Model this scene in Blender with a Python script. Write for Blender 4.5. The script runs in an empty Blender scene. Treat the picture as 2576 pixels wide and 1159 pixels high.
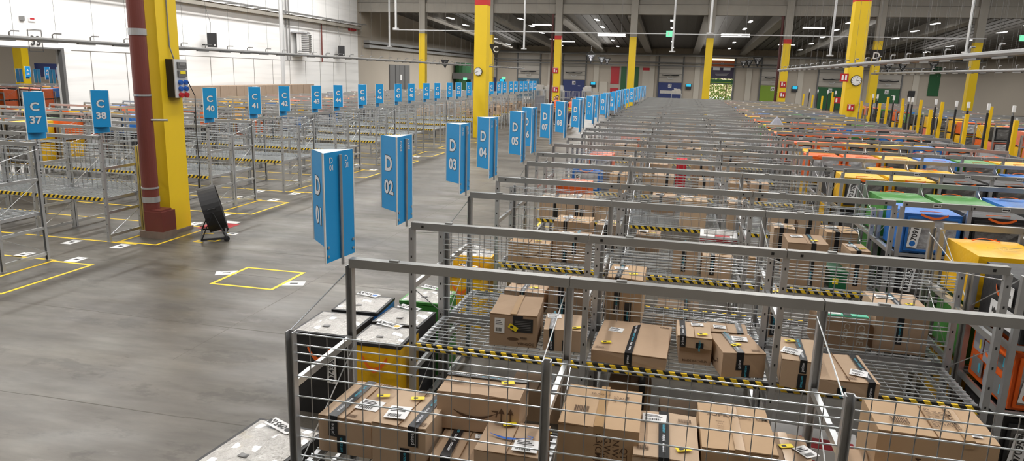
import bpy, math, random
from mathutils import Vector, Matrix
R = random.Random(7)
SC = bpy.context.scene
COL = SC.collection
PI = math.pi

# ------------------------------------------------------------------ camera model (2576 x 1159)
FPX, YAW, PITCH, ROLL, CYO, HC = 1790.354, 0.217896, 0.216703, 0.0278287, -1.14374, 3.0
_fw = Vector((-math.sin(YAW)*math.cos(PITCH), math.cos(YAW)*math.cos(PITCH), -math.sin(PITCH)))
_r0 = Vector((math.cos(YAW), math.sin(YAW), 0)); _u0 = _r0.cross(_fw)
_r = math.cos(ROLL)*_r0 + math.sin(ROLL)*_u0
_u = -math.sin(ROLL)*_r0 + math.cos(ROLL)*_u0

def at(px, py, **k):
    """the point on a plane X=, Y= or Z= that the photograph shows at a pixel"""
    d = (px-1288)/FPX*_r - (py-579.5-CYO)/FPX*_u + _fw
    (a, v), = k.items(); i = 'XYZ'.index(a)
    o = Vector((0, 0, HC))
    return o + d*((v-o[i])/d[i])

cam = bpy.data.cameras.new('camera'); camo = bpy.data.objects.new('camera', cam); COL.objects.link(camo)
cam.sensor_fit = 'HORIZONTAL'; cam.sensor_width = 36; cam.lens = FPX*36/2576
cam.shift_y = CYO/2576; cam.clip_start = 0.05; cam.clip_end = 400
camo.matrix_world = Matrix(((_r.x, _u.x, -_fw.x, 0), (_r.y, _u.y, -_fw.y, 0), (_r.z, _u.z, -_fw.z, HC), (0, 0, 0, 1)))
SC.camera = camo

# ------------------------------------------------------------------ materials
M = {}
def mat(name, col, rough=.6, metal=0., noise=0., nscale=8., bump=0., bscale=30., emit=0., spec=.5, coat=0., ecol=None):
    m = bpy.data.materials.new(name); m.use_nodes = True
    nt = m.node_tree; b = nt.nodes['Principled BSDF']
    c = tuple(col)+(1,)
    b.inputs['Base Color'].default_value = c
    b.inputs['Roughness'].default_value = rough
    b.inputs['Metallic'].default_value = metal
    b.inputs['Specular IOR Level'].default_value = spec
    b.inputs['Coat Weight'].default_value = coat
    if emit:
        b.inputs['Emission Color'].default_value = (tuple(ecol)+(1,)) if ecol else c
        b.inputs['Emission Strength'].default_value = emit
    if noise or bump:
        tc = nt.nodes.new('ShaderNodeTexCoord')
    if noise:
        n = nt.nodes.new('ShaderNodeTexNoise'); n.inputs['Scale'].default_value = nscale; n.inputs['Detail'].default_value = 5
        nt.links.new(tc.outputs['Object'], n.inputs['Vector'])
        mx = nt.nodes.new('ShaderNodeMix'); mx.data_type = 'RGBA'
        mx.inputs[6].default_value = tuple(max(0, x*(1-noise)) for x in col)+(1,)
        mx.inputs[7].default_value = tuple(min(1, x*(1+noise)) for x in col)+(1,)
        nt.links.new(n.outputs['Fac'], mx.inputs[0]); nt.links.new(mx.outputs[2], b.inputs['Base Color'])
    if bump:
        n2 = nt.nodes.new('ShaderNodeTexNoise'); n2.inputs['Scale'].default_value = bscale; n2.inputs['Detail'].default_value = 3
        nt.links.new(tc.outputs['Object'], n2.inputs['Vector'])
        bp = nt.nodes.new('ShaderNodeBump'); bp.inputs['Strength'].default_value = bump; bp.inputs['Distance'].default_value = .02
        nt.links.new(n2.outputs['Fac'], bp.inputs['Height']); nt.links.new(bp.outputs['Normal'], b.inputs['Normal'])
    M[name] = m
    return m
mat('steel', (.52, .53, .545), .36, .65, .18, 6)
mat('steel_light', (.62, .64, .65), .3, .8, .1, 6)
mat('wire', (.80, .86, .90), .27, .5)
mat('wire_thin', (.34, .35, .36), .4, .7)
mat('beam_grey', (.33, .33, .32), .42, .45, .15, 4)
mat('dark', (.012, .012, .013), .5)
mat('black', (.018, .018, .02), .55, noise=.2, nscale=20)
mat('blackfab', (.02, .02, .022), .75, noise=.3, nscale=14, bump=.3, bscale=18)
mat('hz_y', (.85, .58, .03), .5)
mat('hz_k', (.02, .02, .018), .5)
mat('blue', (.012, .31, .70), .4, noise=.05, nscale=3)
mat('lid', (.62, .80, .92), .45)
mat('white', (.82, .82, .82), .5)
mat('white_print', (.78, .80, .84), .5)
mat('txt_k', (.03, .03, .03), .6)
mat('txt_c', (.06, .42, .58), .5)
mat('txt_brown', (.10, .055, .03), .8)
mat('paper', (.80, .80, .80), .6, noise=.03, nscale=40)
mat('stick_y', (.85, .68, .02), .5)
for i, c in enumerate([(.47, .335, .225), (.44, .305, .20), (.51, .37, .25), (.36, .245, .155), (.47, .315, .185)]):
    mat('card%d' % i, c, .75, noise=.1, nscale=5, bump=.08, bscale=12)
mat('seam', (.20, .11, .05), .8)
mat('tape', (.012, .013, .016), .3)
mat('cleartape', (.42, .27, .14), .15)
mat('vinyl', (.40, .40, .41), .14, noise=.45, nscale=9, bump=1.0, bscale=11, coat=.6)
mat('vinyl_top', (.62, .60, .57), .2, noise=.25, nscale=7, bump=1.0, bscale=34, coat=.6)
mat('vinyl_dark', (.13, .125, .12), .16, noise=.35, nscale=6, bump=.9, bscale=12, coat=.5)
BAGC = dict(yellow=(.83, .47, .008), orange=(.80, .13, .015), blue=(.025, .17, .55), green=(.06, .26, .045), black=(.022, .022, .024), coral=(.85, .22, .13))
for k, c in BAGC.items():
    mat('bag_'+k, c, .38 if k != 'black' else .5, noise=.12, nscale=6, bump=.45, bscale=9)
mat('handle', (.92, .17, .02), .6)
mat('col_y', (.80, .55, .012), .48, noise=.06, nscale=1.5)
mat('col_r', (.55, .02, .02), .5)
mat('pole_y', (.83, .52, .01), .4)
mat('pipe_r', (.155, .036, .028), .42, noise=.12, nscale=3)
mat('pipe_d', (.07, .012, .01), .5)
mat('concrete', (.31, .29, .255), .8, noise=.15, nscale=1.2, bump=.15, bscale=4)
mat('concrete_base', (.20, .15, .12), .85, noise=.35, nscale=6)
mat('ceil', (.125, .116, .105), .6, noise=.1, nscale=.6)
mat('roofbeam', (.34, .32, .29), .5, noise=.1, nscale=.8)
mat('farwall', (.46, .41, .345), .75, noise=.06, nscale=.7)
mat('pilaster', (.56, .52, .45), .75)
mat('doorgrey', (.46, .43, .385), .55)
mat('greydoor', (.13, .13, .13), .5)
mat('navy', (.022, .04, .16), .5); mat('teal', (.03, .11, .18), .5)
mat('lime', (.20, .33, .02), .5); mat('dgreen', (.012, .10, .03), .5)
mat('red', (.45, .012, .02), .5); mat('orange_p', (.55, .12, .02), .5); mat('purple', (.035, .025, .06), .5)
mat('tape_y', (.90, .62, .03), .55, noise=.08, nscale=30)
mat('lamp', (1, .97, .92), .5, emit=9)
mat('lamp_small', (1, .97, .92), .5, emit=14)
mat('screen', (.01, .35, .55), .4, emit=1.4, ecol=(.02, .55, .85))
mat('exit', (.1, .6, .3), .4, emit=1.2, ecol=(.3, .95, .6))
mat('lightpipe', (.62, .63, .64), .4, .3)
mat('greypipe', (.26, .26, .26), .45, .4)
mat('socket_grey', (.60, .61, .62), .5); mat('s_blue', (.02, .12, .5), .4); mat('s_red', (.5, .02, .03), .4)
mat('conveyor', (.085, .085, .09), .55, noise=.12, nscale=3)
mat('skin', (.52, .30, .21), .6); mat('hair', (.025, .018, .014), .7); mat('vest', (.95, .16, .06), .6, emit=0); mat('vest_y', (.75, .80, .06), .6)
mat('trous', (.016, .016, .018), .8); mat('navyfab', (.03, .05, .12), .8)
mat('leafA', (.22, .38, .07), .8, noise=.7, nscale=3); mat('leafB', (.42, .50, .17), .8, noise=.6, nscale=3)
mat('clockface', (.80, .80, .80), .4)
mat('greenplastic', (.012, .12, .05), .4); mat('mint', (.10, .55, .36), .5)
mat('redplastic', (.6, .015, .03), .4); mat('tentgrey', (.30, .31, .36), .5, bump=.2)
mat('brown_paper', (.36, .27, .2), .8, noise=.15, nscale=2)
mat('dark_joint', (.16, .145, .13), .8); mat('joint', (.088, .078, .063), .6)  # dark line colours: panel joints and grooves, then floor saw cuts

def floor_material():
    m = bpy.data.materials.new('polished_concrete_floor'); m.use_nodes = True
    nt = m.node_tree; b = nt.nodes['Principled BSDF']; L = nt.links.new
    tc = nt.nodes.new('ShaderNodeTexCoord')
    def noise(scale, detail, sx=1, sy=1, rough=.6):
        mp = nt.nodes.new('ShaderNodeMapping'); mp.inputs['Scale'].default_value = (sx, sy, 1)
        L(tc.outputs['Object'], mp.inputs['Vector'])
        n = nt.nodes.new('ShaderNodeTexNoise'); n.inputs['Scale'].default_value = scale; n.inputs['Detail'].default_value = detail
        n.inputs['Roughness'].default_value = rough
        L(mp.outputs['Vector'], n.inputs['Vector']); return n.outputs['Fac']
    def ramp(src, stops):
        r = nt.nodes.new('ShaderNodeValToRGB'); e = r.color_ramp.elements
        while len(e) < len(stops): e.new(.5)
        for el, (p, c) in zip(e, stops): el.position = p; el.color = tuple(c)+(1,)
        L(src, r.inputs['Fac']); return r.outputs['Color']
    def mix(fac, a, b_, mode='MIX'):
        x = nt.nodes.new('ShaderNodeMix'); x.data_type = 'RGBA'; x.blend_type = mode
        if isinstance(fac, float): x.inputs[0].default_value = fac
        else: L(fac, x.inputs[0])
        L(a, x.inputs[6]); L(b_, x.inputs[7]); return x.outputs[2]
    base = ramp(noise(.45, 7, .6, 1.4), [(.32, (.052, .045, .035)), (.5, (.095, .084, .067)), (.68, (.165, .150, .124))])
    fine = ramp(noise(3.5, 8, .5, 2.2), [(.32, (.62, .60, .58)), (.6, (1, 1, 1))])
    c = mix(.75, base, fine, 'MULTIPLY')
    stain = ramp(noise(.9, 6, .8, 1.3, .7), [(.555, (1, 1, 1)), (.60, (.56, .535, .50))])
    c = mix(.8, c, stain, 'MULTIPLY')
    lite = ramp(noise(.7, 7, .55, 1.3, .72), [(.60, (0, 0, 0)), (.74, (.13, .127, .118))])
    c = mix(1.0, c, lite, 'ADD')
    L(c, b.inputs['Base Color'])
    rr = ramp(noise(1.3, 5, .6, 1.6), [(.3, (.30, .30, .30)), (.7, (.55, .55, .55))])
    L(rr, b.inputs['Roughness'])
    b.inputs['Specular IOR Level'].default_value = .55
    M['floor'] = m
floor_material()

def wallpanel_material():
    m = bpy.data.materials.new('white_wall_panels'); m.use_nodes = True
    nt = m.node_tree; b = nt.nodes['Principled BSDF']; L = nt.links.new
    tc = nt.nodes.new('ShaderNodeTexCoord')
    mp = nt.nodes.new('ShaderNodeMapping'); mp.inputs['Scale'].default_value = (1, .06, 1.2)
    L(tc.outputs['Object'], mp.inputs['Vector'])
    n = nt.nodes.new('ShaderNodeTexNoise'); n.inputs['Scale'].default_value = 3.0; n.inputs['Detail'].default_value = 5
    L(mp.outputs['Vector'], n.inputs['Vector'])
    r = nt.nodes.new('ShaderNodeValToRGB'); e = r.color_ramp.elements
    e[0].position = .34; e[0].color = (.78, .78, .775, 1); e[1].position = .52; e[1].color = (.88, .88, .875, 1)
    L(n.outputs['Fac'], r.inputs['Fac']); L(r.outputs['Color'], b.inputs['Base Color'])
    b.inputs['Roughness'].default_value = .6
    M['whitewall'] = m
wallpanel_material()

# ------------------------------------------------------------------ mesh building
class MB:
    def __init__(s): s.v = []; s.f = []; s.m = []; s.T = None
    def pt(s, p):
        p = Vector(p)
        if s.T is not None: p = s.T @ p
        s.v.append(p[:]); return len(s.v)-1
    def face(s, pts, m=0):
        s.f.append([s.pt(p) for p in pts]); s.m.append(m); return s
    def box(s, x0, x1, y0, y1, z0, z1, m=0):
        i = [s.pt(p) for p in ((x0, y0, z0), (x1, y0, z0), (x1, y1, z0), (x0, y1, z0), (x0, y0, z1), (x1, y0, z1), (x1, y1, z1), (x0, y1, z1))]
        for q in ((3, 2, 1, 0), (4, 5, 6, 7), (0, 1, 5, 4), (1, 2, 6, 5), (2, 3, 7, 6), (3, 0, 4, 7)):
            s.f.append([i[k] for k in q]); s.m.append(m)
        return s
    def hexa(s, c, m=0):
        i = [s.pt(p) for p in c]
        for q in ((3, 2, 1, 0), (4, 5, 6, 7), (0, 1, 5, 4), (1, 2, 6, 5), (2, 3, 7, 6), (3, 0, 4, 7)):
            s.f.append([i[k] for k in q]); s.m.append(m)
        return s
    def bar(s, p, q, w, h=None, m=0, n=4, caps=True):
        """a straight bar; n=4 square section w x h, else round of radius w"""
        p, q = Vector(p), Vector(q); d = (q-p).normalized()
        up = Vector((0, 0, 1)) if abs(d.z) < .9 else Vector((0, 1, 0))
        a = d.cross(up).normalized(); b = a.cross(d)
        if n == 4:
            h = w if h is None else h
            offs = [a*(w/2*x)+b*(h/2*y) for x, y in ((-1, -1), (1, -1), (1, 1), (-1, 1))]
        else:
            offs = [a*(w*math.cos(2*PI*k/n))+b*(w*math.sin(2*PI*k/n)) for k in range(n)]
        A = [s.pt(p+o) for o in offs]; B = [s.pt(q+o) for o in offs]
        for k in range(n):
            s.f.append([A[k], A[(k+1) % n], B[(k+1) % n], B[k]]); s.m.append(m)
        if caps:
            s.f.append(A[::-1]); s.m.append(m); s.f.append(B); s.m.append(m)
        return s
    def path(s, pts, r, n=6, m=0):
        """a round tube through points"""
        pts = [Vector(p) for p in pts]; rings = []
        for i, p in enumerate(pts):
            d = (pts[min(i+1, len(pts)-1)]-pts[max(i-1, 0)]).normalized()
            up = Vector((0, 0, 1)) if abs(d.z) < .9 else Vector((1, 0, 0))
            a = d.cross(up).normalized(); b = a.cross(d)
            rings.append([s.pt(p+a*(r*math.cos(2*PI*k/n))+b*(r*math.sin(2*PI*k/n))) for k in range(n)])
        for A, B in zip(rings, rings[1:]):
            for k in range(n):
                s.f.append([A[k], A[(k+1) % n], B[(k+1) % n], B[k]]); s.m.append(m)
        s.f.append(rings[0][::-1]); s.m.append(m); s.f.append(rings[-1]); s.m.append(m)
        return s
    def ribbon(s, pts, side, m=0, th=0):
        pts = [Vector(p) for p in pts]; side = Vector(side)
        for p, q in zip(pts, pts[1:]):
            s.face([p-side, q-side, q+side, p+side], m)
        return s
    def text(s, body, size, o, ux, uy, m=0, bold=.0, align='C', eps=.0015):
        vs, fs = glyphs(body, bold)
        xs = [v[0] for v in vs]; ys = [v[1] for v in vs]
        if not xs: return s
        cx = (min(xs)+max(xs))/2 if align == 'C' else (min(xs) if align == 'L' else max(xs)); cy = (min(ys)+max(ys))/2
        ux, uy, o = Vector(ux).normalized(), Vector(uy).normalized(), Vector(o)
        nn = ux.cross(uy)*eps
        i0 = len(s.v)
        for x, y in vs: s.pt(o+ux*((x-cx)*size)+uy*((y-cy)*size)+nn)
        for f in fs: s.f.append([i0+k for k in f]); s.m.append(m)
        return s
    def mesh(s, name, mats):
        me = bpy.data.meshes.new(name); me.from_pydata(s.v, [], s.f)
        for k in mats: me.materials.append(M[k])
        for p, k in zip(me.polygons, s.m): p.material_index = k
        me.update(); return me

_gl = {}
def glyphs(body, bold):
    k = (body, bold)
    if k not in _gl:
        cu = bpy.data.curves.new('lettering', 'FONT'); cu.body = body; cu.resolution_u = 3; cu.offset = bold; cu.space_line = .9; cu.align_x = 'CENTER'
        o = bpy.data.objects.new('lettering', cu)
        me = bpy.data.meshes.new_from_object(o)
        _gl[k] = ([(v.co.x, v.co.y) for v in me.vertices], [list(p.vertices) for p in me.polygons])
        bpy.data.objects.remove(o); bpy.data.meshes.remove(me); bpy.data.curves.remove(cu)
    return _gl[k]

def obj(name, me, parent=None, label=None, loc=None, rz=None):
    o = bpy.data.objects.new(name, me); COL.objects.link(o)
    if parent is not None: o.parent = parent
    if label: o['label'] = label
    if loc is not None: o.location = loc
    if rz is not None: o.rotation_euler.z = rz
    return o
def tag(o, label, cat, group=None):
    o['label'] = label; o['category'] = cat
    if group: o['group'] = group
    return o
def thing(name, label, cat, loc=(0, 0, 0), rz=0, group=None):
    o = bpy.data.objects.new(name, None); COL.objects.link(o); o.empty_display_size = .1
    o.location = loc; o.rotation_euler.z = rz
    return tag(o, label, cat, group)
def struct(name, me, label=None):
    o = obj(name, me); o['kind'] = 'structure'; o['label'] = label or name.replace('_', ' '); return o
def single(name, mb, mats, label, cat, group=None, loc=None, rz=None):
    return tag(obj(name, mb.mesh(name, mats), None, None, loc, rz), label, cat, group)
ORD = 'first second third fourth fifth sixth seventh eighth ninth tenth eleventh twelfth thirteenth fourteenth fifteenth sixteenth'.split()

# ------------------------------------------------------------------ setting
XL, XR, YB, YG, YF = -24.6, 46.0, -6.0, 53.8, 88.0
struct('floor', MB().box(-50, XR, YB, 89, -.2, 0).mesh('floor', ['floor']), 'worn polished concrete floor of the hall')
# white left wall with the opening to the next hall
w = MB()
w.box(XL-.4, XL, YB, 16, 0, 12); w.box(XL-.4, XL, 25.2, 53.4, 0, 12); w.box(XL-.4, XL, 16, 25.2, 3.5, 12)
struct('wall_left', w.mesh('wall_left', ['whitewall']), 'white panelled side wall')
w = MB()
for z in (3.42,): w.box(XL, XL+.012, 25.6, 53, z, z+.02)
y = 26.6
while y < 53: w.box(XL, XL+.012, y, y+.02, 0, 3.42); y += 2.05
struct('trim_1', w.mesh('trim_1', ['dark_joint']), 'thin dark panel joints on the white wall')
struct('trim_2', MB().box(XL, XL+.35, 14, 53.4, 6.0, 6.25).mesh('trim_2', ['concrete']), 'concrete ledge high on the white wall')
struct('trim_3', MB().box(XL-.15, XL+.05, 25.06, 25.19, 0, 3.5).box(XL-.15, XL+.03, 16, 25.06, 3.44, 3.5).mesh('trim_3', ['greydoor']), 'grey steel frame around the wall opening')
struct('wall_left_2', MB().box(XL-.4, XL, 53.4, 88.4, 0, 12).mesh('wall_left_2', ['farwall']), 'beige side wall of the dock hall')
struct('wall_back', MB().box(-50, XR, YB-.4, YB, 0, 12).mesh('wall_back', ['farwall']))
struct('wall_right', MB().box(XR, XR+.4, YB, 89, 0, 12).mesh('wall_right', ['farwall']))
# far dock wall with the open door
d28 = (3.6, 6.27)
w = MB(); w.box(-25, d28[0], YF, YF+.4, 0, 9); w.box(d28[1], XR, YF, YF+.4, 0, 9); w.box(d28[0], d28[1], YF, YF+.4, 5.3, 9)
struct('wall_far', w.mesh('wall_far', ['farwall']), 'beige dock wall at the far end')
# ceilings
struct('ceiling', MB().box(-50, XR, YB, YG, 11.6, 11.9).mesh('ceiling', ['ceil']), 'dark roof over the near hall')
w = MB(); w.hexa([(-25, YG, 8.25), (XR, YG, 8.25), (XR, 88.4, 6.35), (-25, 88.4, 6.35), (-25, YG, 8.5), (XR, YG, 8.5), (XR, 88.4, 6.6), (-25, 88.4, 6.6)])
struct('ceiling_2', w.mesh('ceiling_2', ['ceil']), 'dark sloping metal roof over the dock hall')
w = MB()
x = -24
while x < 40:
    w.hexa([(x, YG+.5, 8.19), (x+.05, YG+.5, 8.19), (x+.05, 88, 6.31), (x, 88, 6.31), (x, YG+.5, 8.25), (x+.05, YG+.5, 8.25), (x+.05, 88, 6.37), (x, 88, 6.37)]); x += .72
struct('trim_4', w.mesh('trim_4', ['ceil']), 'ribs of the sloping metal roof')
# girder with its ledge
w = MB(); w.box(XL-.4, XR, YG-.05, YG+.35, 7.34, 11.7); w.box(XL-.4, XR, YG-.22, YG-.05, 7.34, 8.0); w.box(XL, XR, YG-.08, YG-.05, 8.55, 8.62, 1); w.box(XL, XR, YG-.25, YG-.22, 8.02, 8.05, 1)
struct('wall_girder', w.mesh('wall_girder', ['concrete', 'dark_joint']), 'long concrete girder across the hall')
for i, x in enumerate((-19.3, -13.95, -8.75, -3.3, 2.05, 7.2, 13.0, 19.0)):
    b = MB(); x0 = x-.18
    b.hexa([(x0-.16, YG+.35, 7.15), (x0+.16, YG+.35, 7.15), (x0+.16, YF, 5.75), (x0-.16, YF, 5.75), (x0-.16, YG+.35, 8.3), (x0+.16, YG+.35, 8.3), (x0+.16, YF, 6.5), (x0-.16, YF, 6.5)])
    for sx in (-1, 1):
        b.hexa([(x0+sx*.26-.1, YG+.35, 7.15), (x0+sx*.26+.1, YG+.35, 7.15), (x0+sx*.26+.1, YF, 5.75), (x0+sx*.26-.1, YF, 5.75), (x0+sx*.26-.1, YG+.35, 7.32), (x0+sx*.26+.1, YG+.35, 7.32), (x0+sx*.26+.1, YF, 5.9), (x0+sx*.26-.1, YF, 5.9)])
    struct('beam_%d' % (i+1), b.mesh('roof_beam', ['roofbeam']), 'sloping concrete roof beam over the dock hall')
# columns
def column(i, x0, x1, y0, y1, ytop, red, top, side):
    o = struct('column_%d' % i, MB().box(x0, x1, y0, y1, 0, ytop).mesh('column', ['col_y']), 'yellow painted concrete column')
    c = .015
    if red: obj('red_band', MB().box(x0-.004, x1+.004, y0-.004, y1+.004, ytop, ytop+red).mesh('red_band', ['col_r']), o)
    obj('bare_top', MB().box(x0, x1, y0, y1, ytop+red, top).mesh('bare_top', ['concrete']), o)
    return o
column(1, -9.10, -8.70, 10.9, 11.43, 6.0, .3, 11.6, 1)
column(2, -9.17, -8.60, 32.35, 32.95, 5.97, .3, 11.6, 1)
c3 = column(3, 6.80, 7.40, 32.35, 32.95, 6.22, .3, 11.6, 1)
for i, x in enumerate((-24.4, -19.3, -13.95, -8.75, -3.3, 2.05, 7.2, 13.0, 19.0, 25.5)):
    if i == 0: continue
    red = .28 if i in (3, 6) else 0
    column(3+i, x-.27, x+.22, YG-.35, YG+.15, 5.78-red, red, 11.6, 1)

# floor taping (yellow tape squares and lines) and paper stickers
def tape_outline(pts, label, closed=True, w=.05):
    b = MB(); n = len(pts)
    for k in range(n if closed else n-1):
        p, q = Vector(pts[k]+(0,)), Vector(pts[(k+1) % n]+(0,)); d = (q-p).normalized(); s = Vector((-d.y, d.x, 0))*w/2
        b.box(0, 0, 0, 0, 0, 0) if False else None
        a = [p-s-d*w/2, q-s+d*w/2, q+s+d*w/2, p+s-d*w/2]
        b.hexa([v+Vector((0, 0, 0.0005)) for v in a]+[v+Vector((0, 0, .002+.0004*(k % 2))) for v in a])
    return single('floor_tape', b, ['tape_y'], label, 'floor tape', 'yellow tape outlines on the floor')
tape_outline([(-6.17, 8.45), (-5.24, 8.45), (-5.24, 9.33), (-6.17, 9.33)], 'empty square of yellow tape on the open concrete floor')
def sticker(x, y, lab, w=.2, d=.28, rz=0., group='paper stickers on the floor'):
    b = MB().box(-w/2, w/2, -d/2, d/2, .0006, .002).box(-w*.18, w*.18, -d*.12, d*.12, .002, .0026, 1)
    b.box(-w*.3, w*.3, d*.3, d*.36, .002, .0026, 1)
    return single('floor_sticker', b, ['paper', 'txt_k'], lab, 'sticker', group, (x, y, 0), rz)
sticker(-6.30, 8.98, 'paper sticker on the near-wall side of the lone yellow floor square', .3, .2, .5)
sticker(-5.10, 8.80, 'paper sticker on the rack side of the lone yellow floor square', .3, .2, .3)
sticker(-7.72, 11.25, 'white paper sticker on the floor behind the drum fan', .2, .16, .1)
CP = 2.83
for k in range(9):
    yo, ye = 8.79+CP*k, 10.04+CP*k
    nm = (37+2*k, 38+2*k)
    tape_outline([(-13.6, yo+.0), (-9.13, yo)], 'yellow tape line along the front of the C-%d rack' % nm[0], False)
    tape_outline([(-13.6, ye), (-8.75 if k != 9 else -8.75, ye)], 'yellow tape line along the front of the C-%d rack' % nm[1], False)
    if k < 8:
        tape_outline([(-9.13, ye+.02+.04), (-8.40, ye+.06), (-8.40, ye+1.52), (-9.13, ye+1.52)], 'yellow taped box on the floor at the end of the C-%d rack' % nm[1])
    if k < 6:
        sticker(-9.85, yo+.12, 'floor sticker under the front of the C-%d rack' % nm[0]); sticker(-8.87, yo+.13, 'floor sticker before the post of the C-%d rack' % nm[0])
        sticker(-9.82, ye-.22, 'floor sticker under the front of the C-%d rack' % nm[1]); sticker(-8.87, ye-.2, 'floor sticker before the post of the C-%d rack' % nm[1])
tape_outline([(-9.13, 7.23), (-8.42, 7.23), (-8.42, 8.74), (-9.13, 8.74)], 'yellow taped box on the floor at the end of the C-37 rack')
for k in range(3, 14):
    ye = 5.34+2.8*k
    tape_outline([(-2.55, ye+.1), (-2.05, ye+.1), (-2.05, ye+1.5), (-2.55, ye+1.5)] if k % 2 else [(-3.0, ye-.9), (-2.3, ye-.9)], 'yellow floor tape in the aisle beside the D-%02d rack' % (2*k+2), bool(k % 2))
b = MB().box(-8.62, -8.05, 11.42, 12.0, .0006, .002).box(-8.5, -8.15, 12.02, 12.2, .0006, .002, 1)
single('floor_marking', b, ['red', 'paper'], 'red floor marking beside the near yellow column', 'floor marking')

b = MB()
rj = random.Random(3)
for y in (4.9, 7.0, 9.0, 10.25, 12.4, 15.5, 19):
    x = -13.0
    while x < -2:
        l = rj.uniform(.3, .9); y += rj.uniform(-.012, .012); wd = rj.uniform(.004, .016); b.box(x, x+l, y, y+wd, .0003, .0008); x += l
y = 0
for x in (-4.9,):
    y = 6
    while y < 30:
        l = rj.uniform(.4, 1.2); wd = rj.uniform(.004, .01); b.box(x, x+wd, y, y+l, .0003, .0007); y += l; x += rj.uniform(-.015, .015)
struct('trim_30', b.mesh('floor_joint', ['joint']), 'thin dark saw cuts in the floor')

# ------------------------------------------------------------------ racks
BAY, DEP, HF, HB, ZS = 1.4447, .76, 1.80, 1.57, .75
def rack_meshes(sx, sy):
    """meshes of one shelving rack; sx: way the bays run, sy: way from front to back"""
    P = {}
    def T(b): b.T = Matrix(((sx, 0, 0, 0), (0, sy, 0, 0), (0, 0, 1, 0), (0, 0, 0, 1))); return b
    def post(h):
        b = T(MB()); t = .006; w = .046
        b.box(-w/2, w/2, -w/2, -w/2+t, 0, h); b.box(-w/2, -w/2+t, -w/2+t, w/2, 0, h); b.box(w/2-t, w/2, -w/2+t, w/2, 0, h)
        b.box(-w/2-.01, w/2+.01, -w/2-.01, w/2+.01, 0, .008)
        z = .15
        while z < h-.05:
            b.face([(-.006, -w/2-.001, z), (.006, -w/2-.001, z), (.006, -w/2-.001, z+.02), (-.006, -w/2-.001, z+.02)], 1); z += .15
        return b
    P['front_post'] = post(HF-.05).mesh('front_post', ['steel', 'dark']); P['back_post'] = post(HB).mesh('back_post', ['steel', 'dark'])
    b = T(MB()); b.box(.004, BAY-.004, -.035, .03, HF-.058, HF)
    for x in (.1, BAY-.1): b.box(x-.01, x+.01, -.0365, -.035, HF-.04, HF-.02, 1)
    b.box(.2, .206, -.0358, -.035, HF-.055, HF-.003, 1) if False else None
    b.box(.28, .34, -.01, .02, HF, HF+.012)
    P['top_beam'] = b.mesh('top_beam', ['beam_grey', 'dark'])
    b = T(MB()); z0, z1 = .72, 1.555
    for z in (1.555, 1.49, 1.44, 1.39, 1.30, 1.18, 1.055, .93, .81, .72):
        b.bar((.024, DEP-.012, z), (BAY-.024, DEP-.012, z), .0065, m=0, caps=False)
    for k in range(1, 14):
        x = BAY*k/14; b.bar((x, DEP-.02, z0), (x, DEP-.02, z1+.003), .0042, m=1, caps=False)
    P['mesh_panel'] = b.mesh('mesh_panel', ['wire', 'wire_thin'])
    b = T(MB())
    for yy in (.0, DEP-.03): b.box(.026, BAY-.026, yy-.012, yy+.022, ZS-.06, ZS-.005, 1)
    for xx in (.026, BAY-.056): b.box(xx, xx+.03, .02, DEP-.045, ZS-.05, ZS-.002, 1)
    for k in range(10):
        yy = .035+(DEP-.09)*k/9; b.bar((.026, yy, ZS+.003), (BAY-.026, yy, ZS+.003), .0072, caps=False)
    for k in range(1, 15):
        x = BAY*k/15; b.bar((x, .0, ZS-.005), (x, DEP-.03, ZS-.005), .005, m=2, caps=False)
    P['wire_shelf'] = b.mesh('wire_shelf', ['wire', 'steel', 'wire_thin'])
    b = T(MB()); n = 15; y = -.0145; zA, zB = ZS-.052, ZS+.004; st = (BAY-.06)/n; x0 = .03
    for k in range(n):
        a = x0+k*st
        for m, (u, v) in enumerate(((0, .5), (.5, 1))):
            p = a+u*st; q = a+v*st; sl = st*.45
            cl = lambda t: min(max(t, x0), BAY-.03)
            b.hexa([(cl(p+sl), y, zA), (cl(q+sl), y, zA), (cl(q+sl), y+.003, zA), (cl(p+sl), y+.003, zA), (cl(p), y, zB), (cl(q), y, zB), (cl(q), y+.003, zB), (cl(p), y+.003, zB)], 1-m)
            b.face([(cl(p), y, zB), (cl(q), y, zB), (cl(q), y+.02, zB+.0005), (cl(p), y+.02, zB+.0005)], 1-m)
    P['hazard_strip'] = b.mesh('hazard_strip', ['hz_k', 'hz_y'])
    b = T(MB())
    b.bar((0, .02, 0), (0, DEP-.02, 0), .03, .045); b.box(-.017, .017, DEP*.62, DEP*.68, .023, .026, 1)
    P['side_rail'] = b.mesh('side_rail', ['steel_light', 'dark'])
    for k, (p, q) in enumerate((((-.026, DEP, HB-.02), (-.026, 0, HF-.1)), ((.026, DEP, .76), (.026, 0, 1.22)), ((-.026, 0, .12), (-.026, DEP, .48)))):
        P['brace_rod%d' % k] = T(MB()).bar(p, q, .004, n=5).mesh('brace_rod', ['steel_light'])
    return P
RM = {(sx, sy): rack_meshes(sx, sy) for sx in (1, -1) for sy in (1, -1)}
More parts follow.
